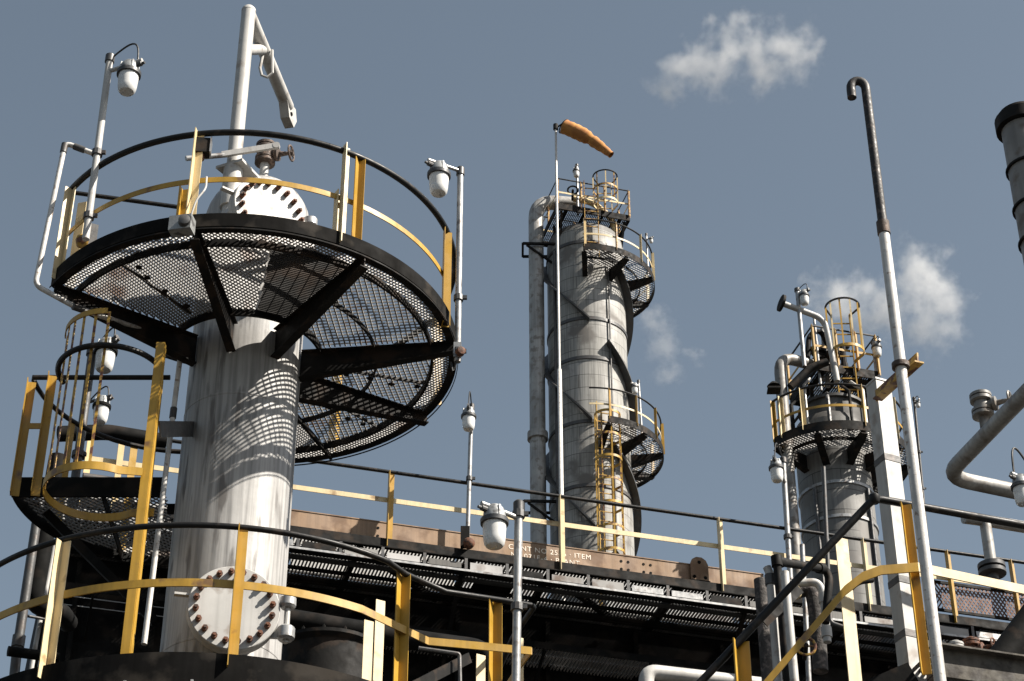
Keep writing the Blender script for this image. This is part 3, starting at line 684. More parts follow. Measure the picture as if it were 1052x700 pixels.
while t < t_r-1:
    ln = [1.2, 1.9, .4, 2.2, 1.5][k % 5]
    T.part('ledge_angle', MB().bar(ws(t, HD-.62, -.24), ws(t+ln, HD-.62, -.24), .09, .02).bar(ws(t, HD-.66, -.29), ws(t+ln, HD-.66, -.29), .012, .07), M['white']); t += ln+.15; k += 1  # white paint stands in for sunlight on these ledges, which lie in shade

# narrow lower grating shelf
T = Thing('grating_shelf', 'narrow dark grating walk below the catwalk in shadow', 'catwalk', ws(0, 12.35, -1.0))
g = MB(); i = int((cw(290, HD, 1.36)-cs(0, HD, 1.36)).dot(cd)/.048)
zsh = 12.62
while i*.048 < L_: g.bar(ws(i*.048, zsh, -.66), ws(i*.048, zsh, -.02), .014, .04, (0, 0, 1), False); i += 1
for o in (-.6, -.35, -.1): g.bar(ws(0, zsh+.02, o), ws(L_, zsh+.02, o), .008, .01, (0, 0, 1), False)
T.part('deck_panel', g, M['grate2'], smooth=0)
T.part('edge_angle', MB().bar(ws(0, zsh, -.67), ws(L_, zsh, -.67), .012, .1, (0, 0, 1)), M['darker'])
t = .5
while t < L_:
    T.part('bracket', MB().bar(ws(t, zsh-.05, -.66), ws(t, zsh-.4, -.03), .03, .06), M['darker']); t += 1.5

# dark drum behind the lower platform
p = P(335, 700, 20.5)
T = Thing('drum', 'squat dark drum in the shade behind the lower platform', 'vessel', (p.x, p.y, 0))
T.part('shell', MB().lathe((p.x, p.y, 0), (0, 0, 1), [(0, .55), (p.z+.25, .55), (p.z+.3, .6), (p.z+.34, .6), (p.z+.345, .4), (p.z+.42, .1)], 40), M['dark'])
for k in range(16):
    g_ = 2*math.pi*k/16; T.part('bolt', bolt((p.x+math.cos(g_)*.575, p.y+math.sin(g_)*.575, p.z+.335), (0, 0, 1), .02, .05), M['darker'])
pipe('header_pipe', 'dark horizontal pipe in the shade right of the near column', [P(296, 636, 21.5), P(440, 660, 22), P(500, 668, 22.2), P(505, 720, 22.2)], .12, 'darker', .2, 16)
pipe('process_pipe', 'fat white pipe bending into view at the bottom centre', [P(664, 712, 21), P(664, 690, 21), P(742, 699, 21.3), P(800, 706, 21.5)], .085, 'white', .12, 16)
pipe('handrail_pipe', 'thin grey pipe rail in the shade below the lower mid rail', [P(430, 666, 18.2), P(472, 672, 18.3), P(473, 720, 18.3)], .02, 'galvdark', .03, 8)
for k, (x0, y0, x1, y1) in enumerate(((415, 702, 470, 672), (425, 708, 480, 678))):
    pass
single('stair_stringer', MB().bar(P(405, 716, 17.6), P(482, 676, 18.6), .03, .1), M['dark'], 'grey sloping stair stringer below the yellow rails at bottom centre', 'stair')

# pipes on the far left
pipe('riser_pipe', 'grey riser pipe at the far left edge below the landing', [P(43, 500, 18.5), P(17, 672, 18.5), P(12, 720, 18.5)], .05, 'galvdark', .05, collars=((0, .93),))
pipe('riser_pipe', 'fat black lagged riser pipe under the landing bending right', [P(60, 470, 18.8), P(33, 622, 18.8), P(62, 628, 19), P(70, 640, 19.4)], .10, 'darker', .18, 14)
pipe('riser_pipe', 'thin white riser pipe beside the black lagged pipe', [P(56, 560, 19.2), P(36, 665, 19.2), P(30, 700, 19.2)], .025, 'white', .05)
pipe('riser_pipe', 'thin pale riser pipe second from the black lagged pipe', [P(62, 560, 19.6), P(44, 665, 19.6), P(38, 700, 19.6)], .02, 'galv', .05)
pipe('cross_pipe', 'short dark pipe lying across the risers at the far left', [P(8, 669, 18.2), P(60, 676, 18.4)], .05, 'darker', .05)
pipe('tie_pipe', 'pair of thin grey tie rods between the far left risers', [P(28, 633, 19), P(50, 637, 19.2)], .015, 'galvdark', .05)
pipe('insulated_pipe', 'dark lagged pipe crossing behind the ladder cage', [P(60, 446, 21), P(110, 444, 21.2), P(170, 454, 21.5)], .095, 'darker', .1, 14)
pipe('elbow_pipe', 'grey pipe elbow behind the ladder cage above the landing', [P(85, 490, 20.5), P(132, 497, 20.7), P(138, 520, 20.7)], .05, 'galvdark', .1, 12)

# ================================================================== tall tower
def px_axis(px, py, Y): return P(px, py, Y).x
BY = 53.0; BX = px_axis(604.5, 400, BY); BR = 1.2; BCc = (BX, BY)
zt = P(600, 238, 52).z
T = Thing('process_tower', 'tall clad tower with spiral fins rising beyond the catwalk under the windsock', 'tower', (BX, BY, 0))
T.part('shell', MB().shell(BCc, [(0, BR), (zt, BR)], 72), M['clad'])
T.part('head', MB().lathe((BX, BY, zt), (0, 0, 1), [(0, BR), (.25, BR*.93), (.45, BR*.7), (.55, BR*.35), (.58, .02)], 40), M['clad'])
zb = P(600, 600, BY).z
for k in range(3):
    z0 = zb-3; z1 = P(600, 268, BY).z; ph = 12+k*120; n = 260; run = []
    def flush(run):
        if len(run) < 4: return
        m = MB(); vs = []
        for a, z in run:
            for rr_, dz in ((BR+.005, 0), (BR+.24, 0), (BR+.24, .012), (BR+.005, .012)): vs.append(az(BCc, a, rr_, z+dz*6))
        fs = [(i_*4+q, i_*4+(q+1) % 4, i_*4+4+(q+1) % 4, i_*4+4+q) for i_ in range(len(run)-1) for q in range(4)]
        m.add(vs, fs); T.part('spiral_fin', m, M['galvdark'])
    for i in range(n+1):
        z = z0+(z1-z0)*i/n; a = ph+(z1-z)/10.6*360
        if 2 < (a % 360) < 24: flush(run); run = []
        else: run.append((a, z))
    flush(run)
for py in (272, 350, 390, 455, 520):
    z = P(600, py, BY).z; T.part('band', MB().lathe((BX, BY, z), (0, 0, 1), [(-.06, BR+.002), (-.055, BR+.03), (.055, BR+.03), (.06, BR+.002)], 60, False), M['galvdark'])
for px_, w_ in ((571, .04), (628, .025)):
    a = az_at(BCc, BR+.06, P(600, 400, BY).z, px_); T.part('conduit', MB().tube([az(BCc, a, BR+.06, zb-3), az(BCc, a, BR+.06, zt-.6)], w_, 8), M['galvdark'])

def ring_platform(label, c, z, r0, R, a0, a1, posts, hr=1.07, mat_rail='black', pitch=.09, toe=.12, nb=5, midm='cream', postm='yellow', rail_a=None, group='service platforms', wd=.012):
    T = Thing('service_platform', label, 'platform', (c[0], c[1], z), group)
    pr = sector_pred(c, r0+.03, R-.01, a0, a1); g = MB(); bb = (c[0]-R, c[0]+R, c[1]-R, c[1]+R)
    g.grate(pr, bb, z, 40, pitch, wd, .02, 0, .04); g.grate(pr, bb, z, -40, pitch, wd, .02, .004, .04); T.part('deck_panel', g, M['grate'], smooth=0)
    n = max(12, int(abs(a1-a0)/4))
    T.part('toe_plate', MB().arcband(c, R, R+.015, z-.1, z+toe, a0, a1, n), M['dark'])
    T.part('ring_bar', MB().arcband(c, (r0+R)/2, (r0+R)/2+.02, z-.1, z-.02, a0, a1, n), M['dark'])
    for i in range(nb):
        a = a0+.8+(a1-a0-1.6)*i/(nb-1 if abs(a1-a0) < 359 else nb); d, t = radial(a), tangent(a); p0 = V((c[0], c[1], 0))
        out = [p0+d*(r0+.005)+V((0, 0, z-.03)), p0+d*(R-.01)+V((0, 0, z-.03)), p0+d*(R-.01)+V((0, 0, z-.14)), p0+d*(r0+.005)+V((0, 0, z-.42))]
        T.part('bracket', MB().prism([q-t*.03 for q in out], t*.06).bar(out[3]+V((0, 0, -.012)), out[2]+V((0, 0, -.012)), .16, .015), M['dark'])
    ra = rail_a or (a0, a1)
    T.part('top_rail', MB().tube(arc(c, R-.03, z+hr, ra[0], ra[1], n*2), .026, 8), M[mat_rail])
    T.part('mid_rail', MB().arcband(c, R-.045, R-.033, z+hr*.5-.03, z+hr*.5+.03, ra[0], ra[1], n*2), M[midm])
    for a in posts:
        b = az(c, a, R-.03, z); T.part('post', angle_post(b, b+V((0, 0, hr)), radial(a), .075), M[postm if isinstance(postm, str) else postm[int(a) % len(postm)]])
    return T
zp = 38.4+EYE
pf = ring_platform('half-ring platform on the upper right side of the tall tower', BCc, zp, BR, 2.12, -4, 150, (-2, 25, 52, 80, 112, 148), postm=('cream', 'yellowrust'))
zp2 = 32.25+EYE
ring_platform('half-ring platform on the lower right side of the tall tower', BCc, zp2, BR, 2.15, 12, 152, (14, 38, 62, 86, 118, 150), postm=('yellow', 'cream'), rail_a=(-2, 152))
# top platform, square and turned along the catwalk
def square_platform(label, origin, dx, w_, d_, z, posts, hr=1.07, postm='yellow', pitch=.055, group='service platforms', midm='cream', joists=4):
    """origin = near left corner; dx = direction along the front"""
    o = V((origin[0], origin[1], z)); x = V(dx).normalized(); y = V((-x.y, x.x, 0))
    T = Thing('service_platform', label, 'platform', o, group)
    def q(a, b, h=0): return o+x*a+y*b+V((0, 0, h))
    g = MB(); i = 0
    while i*pitch < w_: g.bar(q(i*pitch, 0), q(i*pitch, d_), .018, .04, (0, 0, 1), False); i += 1
    i = 0
    while i*.2 < d_: g.bar(q(0, i*.2, .018), q(w_, i*.2, .018), .012, .012, (0, 0, 1), False); i += 1
    T.part('deck_panel', g, M['gratedark'], smooth=0)
    for nm, p0, p1 in (('front', q(-.01, 0), q(w_+.01, 0)), ('right', q(w_, .02), q(w_, d_-.02)), ('back', q(-.01, d_), q(w_+.01, d_)), ('left', q(0, .02), q(0, d_-.02))):
        T.part('edge_channel', MB().bar(p0+V((0, 0, -.02)), p1+V((0, 0, -.02)), .03, .22, (0, 0, 1)), M['dark'])
    for i in range(joists):
        T.part('joist', MB().bar(q(w_*(i+.5)/joists, .03, -.1), q(w_*(i+.5)/joists, d_-.03, -.1), .05, .14, (0, 0, 1)), M['darker'])
    rl = [q(0, d_, hr), q(0, 0, hr), q(w_, 0, hr), q(w_, d_, hr)]
    T.part('top_rail', MB().tube(rl+[rl[0]], .024, 8), M['black'])
    ml = [p-V((0, 0, hr*.5)) for p in rl]; T.part('mid_rail', flat_rail(ml+[ml[0]], .012, .06), M[midm])
    for a, b in posts: T.part('post', angle_post(q(a*w_, b*d_), q(a*w_, b*d_, hr), -y, .075), M[postm])
    return T, q
zsq = 40.6+EYE
o0 = PZ(573, 211, 40.6)
Tsq, qsq = square_platform('small square platform on the very top of the tall tower', o0, cd, 2.35, 2.0, zsq, ((0, 0), (.33, 0), (.66, 0), (1, 0), (1, .5), (1, 1), (.5, 1), (0, 1), (0, .5)), postm='yellowrust')
for px in (0.15, 2.2):
    Tsq.part('support_leg', MB().bar(qsq(px, .9, -.12), qsq(px, .9, -1.9), .08, .08), M['dark'])
    Tsq.part('support_leg', MB().bar(qsq(px, .1, -.12), qsq(px if px > 1 else .35, 1.0, -2.0), .07, .07), M['dark'])
# ladders on the tower
def ladder(label, c, a, r, z0, z1, cage0=None, mat='yellow', w=.42, nb=5, hoops=.75, rust=('yellow', 'yellowrust'), thick=1.0, capmat=None):
    d, t = radial(a), tangent(a); p0 = V((c[0], c[1], 0))+d*r
    T = Thing('caged_ladder', label, 'ladder', p0+V((0, 0, z0)), 'caged ladders')
    for s in (-1, 1): T.part('stringer', MB().bar(p0+t*(s*w/2)+V((0, 0, z0)), p0+t*(s*w/2)+V((0, 0, z1)), .02*thick, .07*thick, d), M[mat])
    z = z0+.2
    while z < z1-.1: T.part('rung', MB().bar(p0-t*w/2+V((0, 0, z)), p0+t*w/2+V((0, 0, z)), .025, .025), M[mat]); z += .3
    if cage0 is not None:
        z = cage0; top = z1-.02; k = 0
        def cage_pt(g, z): return p0+d*(.36+.36*math.cos(g))+t*(.38*math.sin(g))+V((0, 0, z))
        while z <= top+.01:
            ps = [p0+t*w/2+V((0, 0, z))]+[cage_pt(R_(100-i*10), z) for i in range(21)]+[p0-t*w/2+V((0, 0, z))]
            last = z+hoops > top+.01
            T.part('hoop', MB().tube(ps, .024, 8) if last and capmat else flat_rail(ps, .012*thick, .06*thick), M[capmat if last and capmat else rust[k % len(rust)]]); z += hoops; k += 1
        zl = z-hoops
        for i in range(nb):
            g = R_(-90+180*i/(nb-1)); T.part('cage_bar', MB().bar(cage_pt(g, cage0), cage_pt(g, zl), .03*thick, .012), M[rust[i % len(rust)]])
    return T
al = az_at(BCc, BR+.2, P(600, 480, BY).z, 621)
ladder('yellow caged ladder on the front of the tall tower reaching the lower half-ring', BCc, al, BR+.18, P(600, 572, BY).z-2.5, zp2+1.05, P(600, 565, 52).z-2, thick=1.3)
al2 = az_at(BCc, BR+.2, P(600, 250, BY).z, 608)
ladder('short rusty ladder between the top square and upper half-ring of the tall tower', BCc, al2, BR+.12, zp, zsq+1.0, None, 'yellowrust')
tl = qsq(1.6, .12)
ladder('cream caged ladder end standing above the top square of the tall tower', (tl.x, tl.y), R_(0), 0, zsq-.2, zsq+1.3, zsq+.2, 'cream', hoops=.54, rust=('cream', 'yellowrust'), thick=1.2, capmat='black')
# overhead line
OX = P(552, 400, 52.6)
pipe('overhead_pipe', 'fat grey pipe climbing left of the tall tower and bending into its top', [V((OX.x, 52.6, 20)), V((OX.x, 52.6, P(552, 207, 52.6).z)), V((BX-.2, BY-.1, P(552, 207, 52.6).z+.1))], .235, 'palepipe', .85, 24, collars=((0, .62),))
for py in (257, 521):
    z = P(552, py, 52.6).z; p = V((OX.x, 52.6, z)); T = Thing('pipe_bracket', 'dark pipe bracket tying the overhead pipe to the tall tower, %s' % ('upper one' if py < 300 else 'lower one by the catwalk'), 'bracket', p)
    T.part('frame', MB().bar(p+V((-.42, -.34, 0)), p+V((.9, -.3, 0)), .07, .07).bar(p+V((-.42, .34, 0)), p+V((.9, .34, 0)), .07, .07).bar(p+V((-.42, -.34, 0)), p+V((-.42, .34, 0)), .07, .07), M['dark'])
    T.part('strut', MB().bar(p+V((-.3, -.3, -.03)), p+V((.75, -.1, -.8)), .06, .06), M['dark'])
# windsock
wp = P(575, 400, 50.9); wt = P(574, 132, 50.9).z
T = Thing('windsock', 'orange windsock flying from a tall thin pole beside the tall tower', 'windsock', (wp.x, wp.y, P(575, 590, 50.9).z))
T.part('pole', MB().tube([(wp.x, wp.y, P(575, 590, 50.9).z-3), (wp.x, wp.y, P(575, 380, 50.9).z), (wp.x, wp.y, P(575, 379, 50.9).z), (wp.x, wp.y, wt+.1)], [.07, .065, .04, .035], 10), M['whiterust'])
s0, s1 = P(579, 130, 50.8), P(628, 158, 50.8)
dr = (s1-s0); ln = dr.length; dn = dr.normalized()
pts = []; rr = []
for i in range(25):
    t = i/24; pts.append(s0+dr*t+V((0, 0, .1*math.sin(t*math.pi)-.12*max(0, t-.55)))); rr.append((.235 if t < .4 else .235-(t-.4)*.22)+.008*(i % 6 == 0) - (.03 if .5 < t < .62 else 0)+.008*math.sin(i*2.1))
T.part('sleeve', MB().tube(pts, rr, 20, False, False), M['sock'])
T.part('hoop', MB().tube([s0+(V((0, 0, 1)).cross(dn).normalized()*math.cos(k*math.pi/10)+dn.cross(V((0, 0, 1)).cross(dn).normalized())*math.sin(k*math.pi/10))*.235 for k in range(20)], .02, 6, True), M['dark'])
T.part('swivel', MB().tube([(wp.x, wp.y, wt), s0+V((0, 0, .15))], .025, 8).lathe((wp.x, wp.y, wt-.05), (0, 0, 1), [(0, .08), (.2, .08)], 10), M['dark'])
# small lamps on the tower
p = qsq(.75, .3)
lamp_post('tiny lamp on a thin pole standing on top of the tall tower', (p.x, p.y, P(593, 170, p.y).z), (p.x, p.y, zsq), P(592, 176, p.y-.15), 1.0, .04, loop=0)
e0 = P(655, 400, 53)
lamp_post('tiny lamp pole on the lower half-ring of the tall tower', P(656, 392, 52.4), P(660, 455, 52.4), P(652, 398, 52.3), .95, .035, loop=0)
lamp_post('tiny bent lamp pole on the upper half-ring of the tall tower', P(664, 241, 53.3), P(666, 285, 53.3), P(669, 246, 53.2), .6, .03, loop=0)
# fittings on the tower top
p = qsq(1.2, .5)
pipe('vent_pipe', 'pale curved vent pipe inside the top railing of the tall tower', [p+V((-.5, 0, .9)), p+V((.1, 0, .75)), p+V((.7, 0, .1)), p+V((.8, 0, -.5))], .1, 'cream', .35, 12)
p = qsq(.95, .1); T = Thing('valve', 'small dark valve wheel on the top railing of the tall tower', 'valve', p+V((-.4, 0, .8)))
T.part('wheel', MB().tube([p+V((-.4+.16*math.cos(k*math.pi/8), -.1, .8+.16*math.sin(k*math.pi/8))) for k in range(16)], .03, 6, True), M['dark']); T.part('stem', MB().tube([p+V((-.4, -.1, .8)), p+V((-.4, .4, .8))], .04, 8), M['dark'])

# ================================================================== second tower
CY = 39.7; CX = px_axis(862, 540, CY); CR = .8; CCc = (CX, CY); czt = 24.2+EYE; cz = 23.95+EYE
T = Thing('process_tower', 'shorter clad tower on the right with crowded railings on top', 'tower', (CX, CY, 0))
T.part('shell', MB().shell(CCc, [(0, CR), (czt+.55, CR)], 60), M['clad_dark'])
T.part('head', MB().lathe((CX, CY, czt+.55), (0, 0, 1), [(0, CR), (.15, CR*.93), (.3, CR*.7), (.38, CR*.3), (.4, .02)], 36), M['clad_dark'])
for py in (497, 532):
    z = P(861, py, 39).z; T.part('band', MB().lathe((CX, CY, z), (0, 0, 1), [(-.04, CR+.002), (-.035, CR+.03), (.035, CR+.03), (.04, CR+.002)], 60, False), M['galv'])
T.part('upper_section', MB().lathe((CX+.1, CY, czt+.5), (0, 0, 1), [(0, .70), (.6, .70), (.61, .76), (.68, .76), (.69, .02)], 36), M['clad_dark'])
for k_ in range(7):
    g_ = -110+k_*34; T.part('riser', MB().tube([az(CCc, g_, .86, cz+.1), az(CCc, g_, .86, cz+1.2+.25*(k_ % 3)), az(CCc, g_, .6, cz+1.5+.25*(k_ % 3))], .035+.012*(k_ % 2), 8), M[['galvdark', 'dark', 'palepipe'][k_ % 3]])
for px_ in (837, 892):
    a = az_at(CCc, CR+.05, P(861, 520, CY).z, px_); T.part('conduit', MB().tube([az(CCc, a, CR+.05, 10), az(CCc, a, CR+.05, czt-1.2)], .04, 8), M['galvdark'])
ring_platform('round platform encircling the shorter right tower', CCc, cz, CR, 1.67, -56, 196, (-54, -46, -28, 18, 50, 78, 120, 160, 195), nb=8, pitch=.07, postm=('yellow', 'yellow', 'cream'), midm='yellow')
csq = 26.3+EYE
o1 = PZ(838, 375, 26.3)
Tc, qc = square_platform('small square platform on top of the shorter right tower', o1, cd, 1.55, 1.5, csq, ((0, 0), (.36, 0), (1, 0), (.68, 0), (1, 1), (0, 1)), midm='yellow', joists=4)
for u_ in (.12, 1.43): Tc.part('support_leg', MB().bar(qc(u_, .6, -.1), qc(u_, .6, -1.9), .08, .08), M['dark'])
Tc.part('chequer_plate', MB().bar(qc(.9, .35, -.13), qc(1.5, .35, -.13), .5, .03, (0, 0, 1)), M['dark'])
tl = qc(.72, -.02)
ladder('yellow caged ladder rising above the top square of the shorter right tower', (tl.x, tl.y), 0, 0, cz+.1, csq+1.5, csq+.2, 'yellow', hoops=1.26, rust=('yellow', 'cream'), thick=1.2, capmat='black', nb=6)
# pipes on tower 2
z = P(800, 366, 38.9).z; xx = P(800, 366, 38.9).x
pipe('overhead_pipe', 'grey pipe climbing left of the shorter right tower and bending into its top', [V((xx, 38.9, 12)), V((xx, 38.9, z)), V((CX-.3, 39.4, z+.1))], .13, 'greypipe', .5, 20)
T = pipe('vent_pipe', 'white relief pipe with flared dark end on the shorter right tower', [P(804, 312, 38.6), P(847, 328, 38.9), P(857, 375, 38.9), P(860, 392, 38.9)], .07, 'white', .28, 14)
d_ = (P(804, 312, 38.6)-P(847, 328, 38.9)).normalized(); T.part('end_flange', MB().lathe(P(805, 312.4, 38.6), d_, [(0, .09), (.02, .2), (.08, .2), (.085, .09)], 20), M['dark'])
gate_valve('dark valve cluster behind the railing on the shorter right tower', qc(.25, .3, .25), 1.4, V((.9, -.3, 0)), 'dark', .3)
gate_valve('grey relief valve standing on top of the shorter right tower', qc(.55, .55, .55), 1.3, V((-.9, -.3, 0)), 'greypipe', .5)
pipe('bent_pipe', 'short dark pipe loop left of the railing on the shorter tower', [qc(-.1, .2, .2), qc(.0, .2, .95), qc(.3, .2, 1.15), qc(.5, .3, .8)], .06, 'dark', .2, 10)
pipe('diagonal_pipe', 'dark diagonal pipe below the top of the shorter right tower', [P(812, 398, 38.8), P(832, 378, 38.8), P(850, 372, 38.8)], .09, 'dark', .2, 12)
lamp_post('small white jar lamp above the top of the shorter right tower', P(819, 298, 38.7), (P(819, 298, 38.7).x, 38.7, csq-.4), P(826, 304, 38.6), 1.05, .05, loop=.1)
p = qc(1.5, .05); lamp_post('grey jar lamp at the right corner of the shorter tower top', (p.x, p.y, P(897, 352, p.y).z), (p.x, p.y, csq), P(900.5, 357, p.y-.1), 1.05, .035, loop=.08)
b = cw(808, HR, -.05)
lamp_post('white jar lamp on a pole clamped to the catwalk left of the shorter tower', P(804.5, 473, b.y), P(812, 596, b.y), P(797.5, 481, b.y-.6), .92, .04, clamps=(.35,), loop=.16)
b = az(CCc, 75, 1.75, cz); lamp_post('thin lamp pole on the right of the shorter tower behind the white post', P(939, 410, 39.6), P(957, 600, 39.6), P(943, 414, 39.5), .5, .03, loop=.05, mat='galvdark', clamps=(.5, .7))
single('inspection_hatch', MB().box(P(795, 401, 38.2), (.28, .28, .04)).lathe(P(795, 397, 38.2), (0, 0, 1), [(0, .15), (.1, .06), (.12, .02)], 14), M['dark'], 'dark funnel cap left of the shorter tower railing', 'cap')

for k_, (lb, u_, v_, z0_, z1_, rr_, mt_) in enumerate((('thin grey standpipe at the left corner of the shorter tower top', .12, .1, -.6, 1.5, .03, 'galv'), ('pale standpipe between the yellow posts of the shorter tower top', .42, .35, -.3, 1.35, .05, 'palepipe'), ('dark standpipe behind the cage of the shorter tower top', 1.05, .7, -.3, 1.2, .07, 'dark'))):
    pipe('standpipe', lb, [qc(u_, v_, z0_), qc(u_, v_, z1_), qc(u_+.18, v_+.1, z1_+.05)], rr_, mt_, .12, 10, collars=((0, .6),))
# ================================================================== near right
PX, PY = P(927, 390, 11.8).x, 11.8
T = Thing('vent_stack', 'tall thin vent pipe with hooked black top leaning up the right side', 'pipe', (PX, PY, 0))
zj = P(907, 232, PY).z; ztp = P(888, 86, PY).z
T.part('lower_run', MB().tube([(PX, PY, 0), (PX, PY, zj)], .038, 20), M['whiterust'])
hx = P(879, 106, PY).x
top = [V((PX, PY, zj)), V((PX, PY, ztp-.05))]+[V((PX-.055+.055*math.cos(R_(k*18)), PY, ztp-.05+.075*math.sin(R_(k*18)))) for k in range(1, 10)]+[V((PX-.11, PY, ztp-.06)), V((PX-.11, PY, ztp-.14))]
T.part('upper_run', MB().tube(top, .034, 18), M['rust'], label='black rusted upper run with hooked end')
T.part('coupling', MB().lathe((PX, PY, zj-.05), (0, 0, 1), [(-.03, .039), (-.025, .046), (.08, .046), (.085, .034)], 18), M['brown'])
T.part('clamp_ring', MB().lathe((PX, PY, P(925, 376, PY).z), (0, 0, 1), [(-.02, .039), (-.018, .06), (.018, .06), (.02, .039)], 18), M['brown'])
M['upper'] = paint('blackened_pipe', (.012, .009, .008), .6, .0, (.07, .05, .04), .36, 22, .4, .3, .15)
[o for o in bpy.data.objects if o.name.startswith('upper_run')][0].data.materials[0] = M['upper']
HX = P(917, 520, 12.5); htop = P(908, 396, 12.5).z
T = Thing('steel_column', 'white painted wide steel column standing behind the tall vent pipe', 'column', (HX.x, 12.5, 0))
up = V((.80, .60, 0))
T.part('post', MB().box((HX.x, 12.5, htop/2), (.125, .125, htop), R_(25)), M['white'])
T.part('top_plate', MB().box((HX.x, 12.5, htop+.008), (.135, .135, .015), R_(25)), M['white'])
for py in (475, 600, 655):
    T.part('shadow_band', MB().box((HX.x, 12.5, P(921, py, 12.5).z), (.131, .131, .05), R_(25)), M['galvdark'])  # grey bands stand in for shadows cast across the white column
T = Thing('pipe_support', 'rusty yellow angle bracket joining white column and tall vent pipe', 'bracket', P(905, 405, 12.35))
pa, pb = P(900, 407, 12.4), P(943, 368, 11.85); T.part('arm', MB().bar(pa, pb, .012, .085).bar(pa+V((0, 0, -.05))-V((.0, .03, 0)), pb+V((0, 0, -.05))-V((.0, .03, 0)), .07, .012), M['yellowrust'])
# near stair platform rails
SH = 7.0
cz0 = PZ(898, 512, SH); e1 = PZ(1080, 545, SH-.0)
T = Thing('stair_railing', 'near black stair handrail with yellow posts at the lower right', 'railing', (cz0.x, cz0.y, 5.9+EYE))
lowr = P(700, 722, 12.25)
T.part('top_rail', MB().tube(fillet([lowr, cz0, e1], .06), .026, 14), M['black'])
T.part('rail_knuckle', MB().lathe(cz0+V((0, 0, -.035)), (0, 0, 1), [(0, .03), (.02, .04), (.05, .04), (.07, .02)], 14), M['black'])
cm = PZ(943, 583, SH-.52)
ml = [P(745, 752, 12.1), P(868, 607, 12.02), P(886, 593, 12.0), P(905, 586, 12.0), cm, PZ(1080, 612, SH-.52)]
T.part('mid_rail', flat_rail(ml[:5], .012, .065), M['yellow'])
T.part('mid_rail', flat_rail([cm, ml[5]], .012, .065), M['cream'])  # sunlit stretch of the same yellow rail, its brightness given by paler paint
def ppost(px, py, Y, bot, mt, out, w=.085, flip=1, flat=False):
    b = P(px, py, Y); T.part('post', angle_post(V((b.x, b.y, bot)), b, out, w, flip=flip, flat=flat), M[mt])
ppost(931, 519, 12.06, 5.75+EYE, 'yellow', radial(-18), .062)
ppost(864, 553, 12.35, 5.2+EYE, 'cream', radial(26), .1, flat=True)
ppost(763, 660, 12.2, 4.4+EYE, 'yellow', radial(-20))
dk = V((cz0.x+.02, cz0.y, 5.9+EYE))
T = Thing('stair_platform', 'dark channel edge of the near stair platform in the lower right corner', 'platform', dk, 'service platforms')
ed0, ed1 = PZ(958, 680, 5.9), PZ(1090, 699, 5.9)
T.part('edge_channel', MB().bar(ed0, ed1, .03, .2, (0, 0, 1)).bar(ed0+V((0, -.03, .1)), ed1+V((0, -.03, .1)), .09, .012, (0, 0, 1)), M['beam'])
g = MB(); n_ = 60; ex = (ed1-ed0).normalized(); ey = V((-ex.y, ex.x, 0))
for i in range(26): g.bar(ed0+ex*(i*.045)+V((0, 0, .06)), ed0+ex*(i*.045)+ey*1.0+V((0, 0, .06)), .006, .03, (0, 0, 1), False)
T.part('deck_panel', g, M['gratedark'], smooth=0)
T.part('stringer', MB().bar(ed0+V((-.1, .1, -.05)), P(700, 800, 12.5), .02, .2), M['dark'])
T.part('support_column', MB().bar((ed0.x+.3, ed0.y+.9, 0), (ed0.x+.3, ed0.y+.9, 5.8+EYE), .15, .15), M['dark'])

# risers at the right end of the girder
pipe('riser_pipe', 'black lagged riser pipe at the right end of the brown girder', [P(781, 596, 20), P(791, 720, 20)], .07, 'asbestos', .05, 16)
pipe('riser_pipe', 'white riser pipe right of the black lagged one, with a couple of joints', [P(788, 583, 19.4), P(791, 590, 19.4), P(801, 720, 19.4)], .045, 'white', .05, collars=((1, .05), (1, .3)), cmat='galvdark')
pipe('riser_pipe', 'black pipe with square top bend between two white risers', [P(848, 640, 20.2), P(852, 594, 20.2), P(848, 585, 20.2), P(798, 577, 19.3), P(812, 720, 19.3)], .045, 'dark', .06, collars=((3, .0), (2, .1), (2, .95)))
pipe('riser_pipe', 'bright white riser pipe nearest the yellow sloping rail', [P(806, 588, 18.6), P(818, 720, 18.6)], .045, 'white', .05)
pipe('bent_pipe', 'white bent pipe hooking down beside the lagged bend', [P(812, 600, 20.6), P(840, 598, 20.6), P(846, 610, 20.6), P(850, 660, 20.6)], .045, 'white', .1, collars=((2, .1), (2, .8)))
pipe('bent_pipe', 'shaggy lagged pipe bend under the sloping black handrail', [P(812, 610, 20.8), P(834, 603, 20.8), P(840, 640, 20.8), P(843, 690, 20.8)], .085, 'asbestos', .16, 16)
single('flange_cap', MB().lathe(P(816, 610, 20.5), (-.3, -1, -.1), [(0, .05), (.01, .085), (.06, .085), (.08, .03)], 18), M['cream'], 'round cream pipe end cap among the risers under the handrail', 'cap')
T = Thing('pipe_bracket', 'grey sloping angle bracket tying the riser pipes together', 'bracket', P(796, 625, 19))
T.part('angle', MB().bar(P(785, 640, 19), P(822, 605, 19.2), .012, .1).bar(P(785, 640, 18.98)+V((0, -.03, .08)), P(822, 605, 19.18)+V((0, -.03, .08)), .07, .012), M['dark'])
T = Thing('valve', 'rusty yellow valve wheel low among the riser pipes', 'valve', P(828, 665, 20))
wc = P(828, 664, 20); T.part('wheel', MB().tube([wc+V((.1*math.cos(k*math.pi/9), 0, .1*math.sin(k*math.pi/9))) for k in range(18)], .016, 6, True).bar(wc+V((-.1, 0, 0)), wc+V((.1, 0, 0)), .015, .015), M['yellowrust']); T.part('stem', MB().tube([wc+V((0, -.03, 0)), wc+V((.02, .3, 0))], .025, 8), M['dark'])

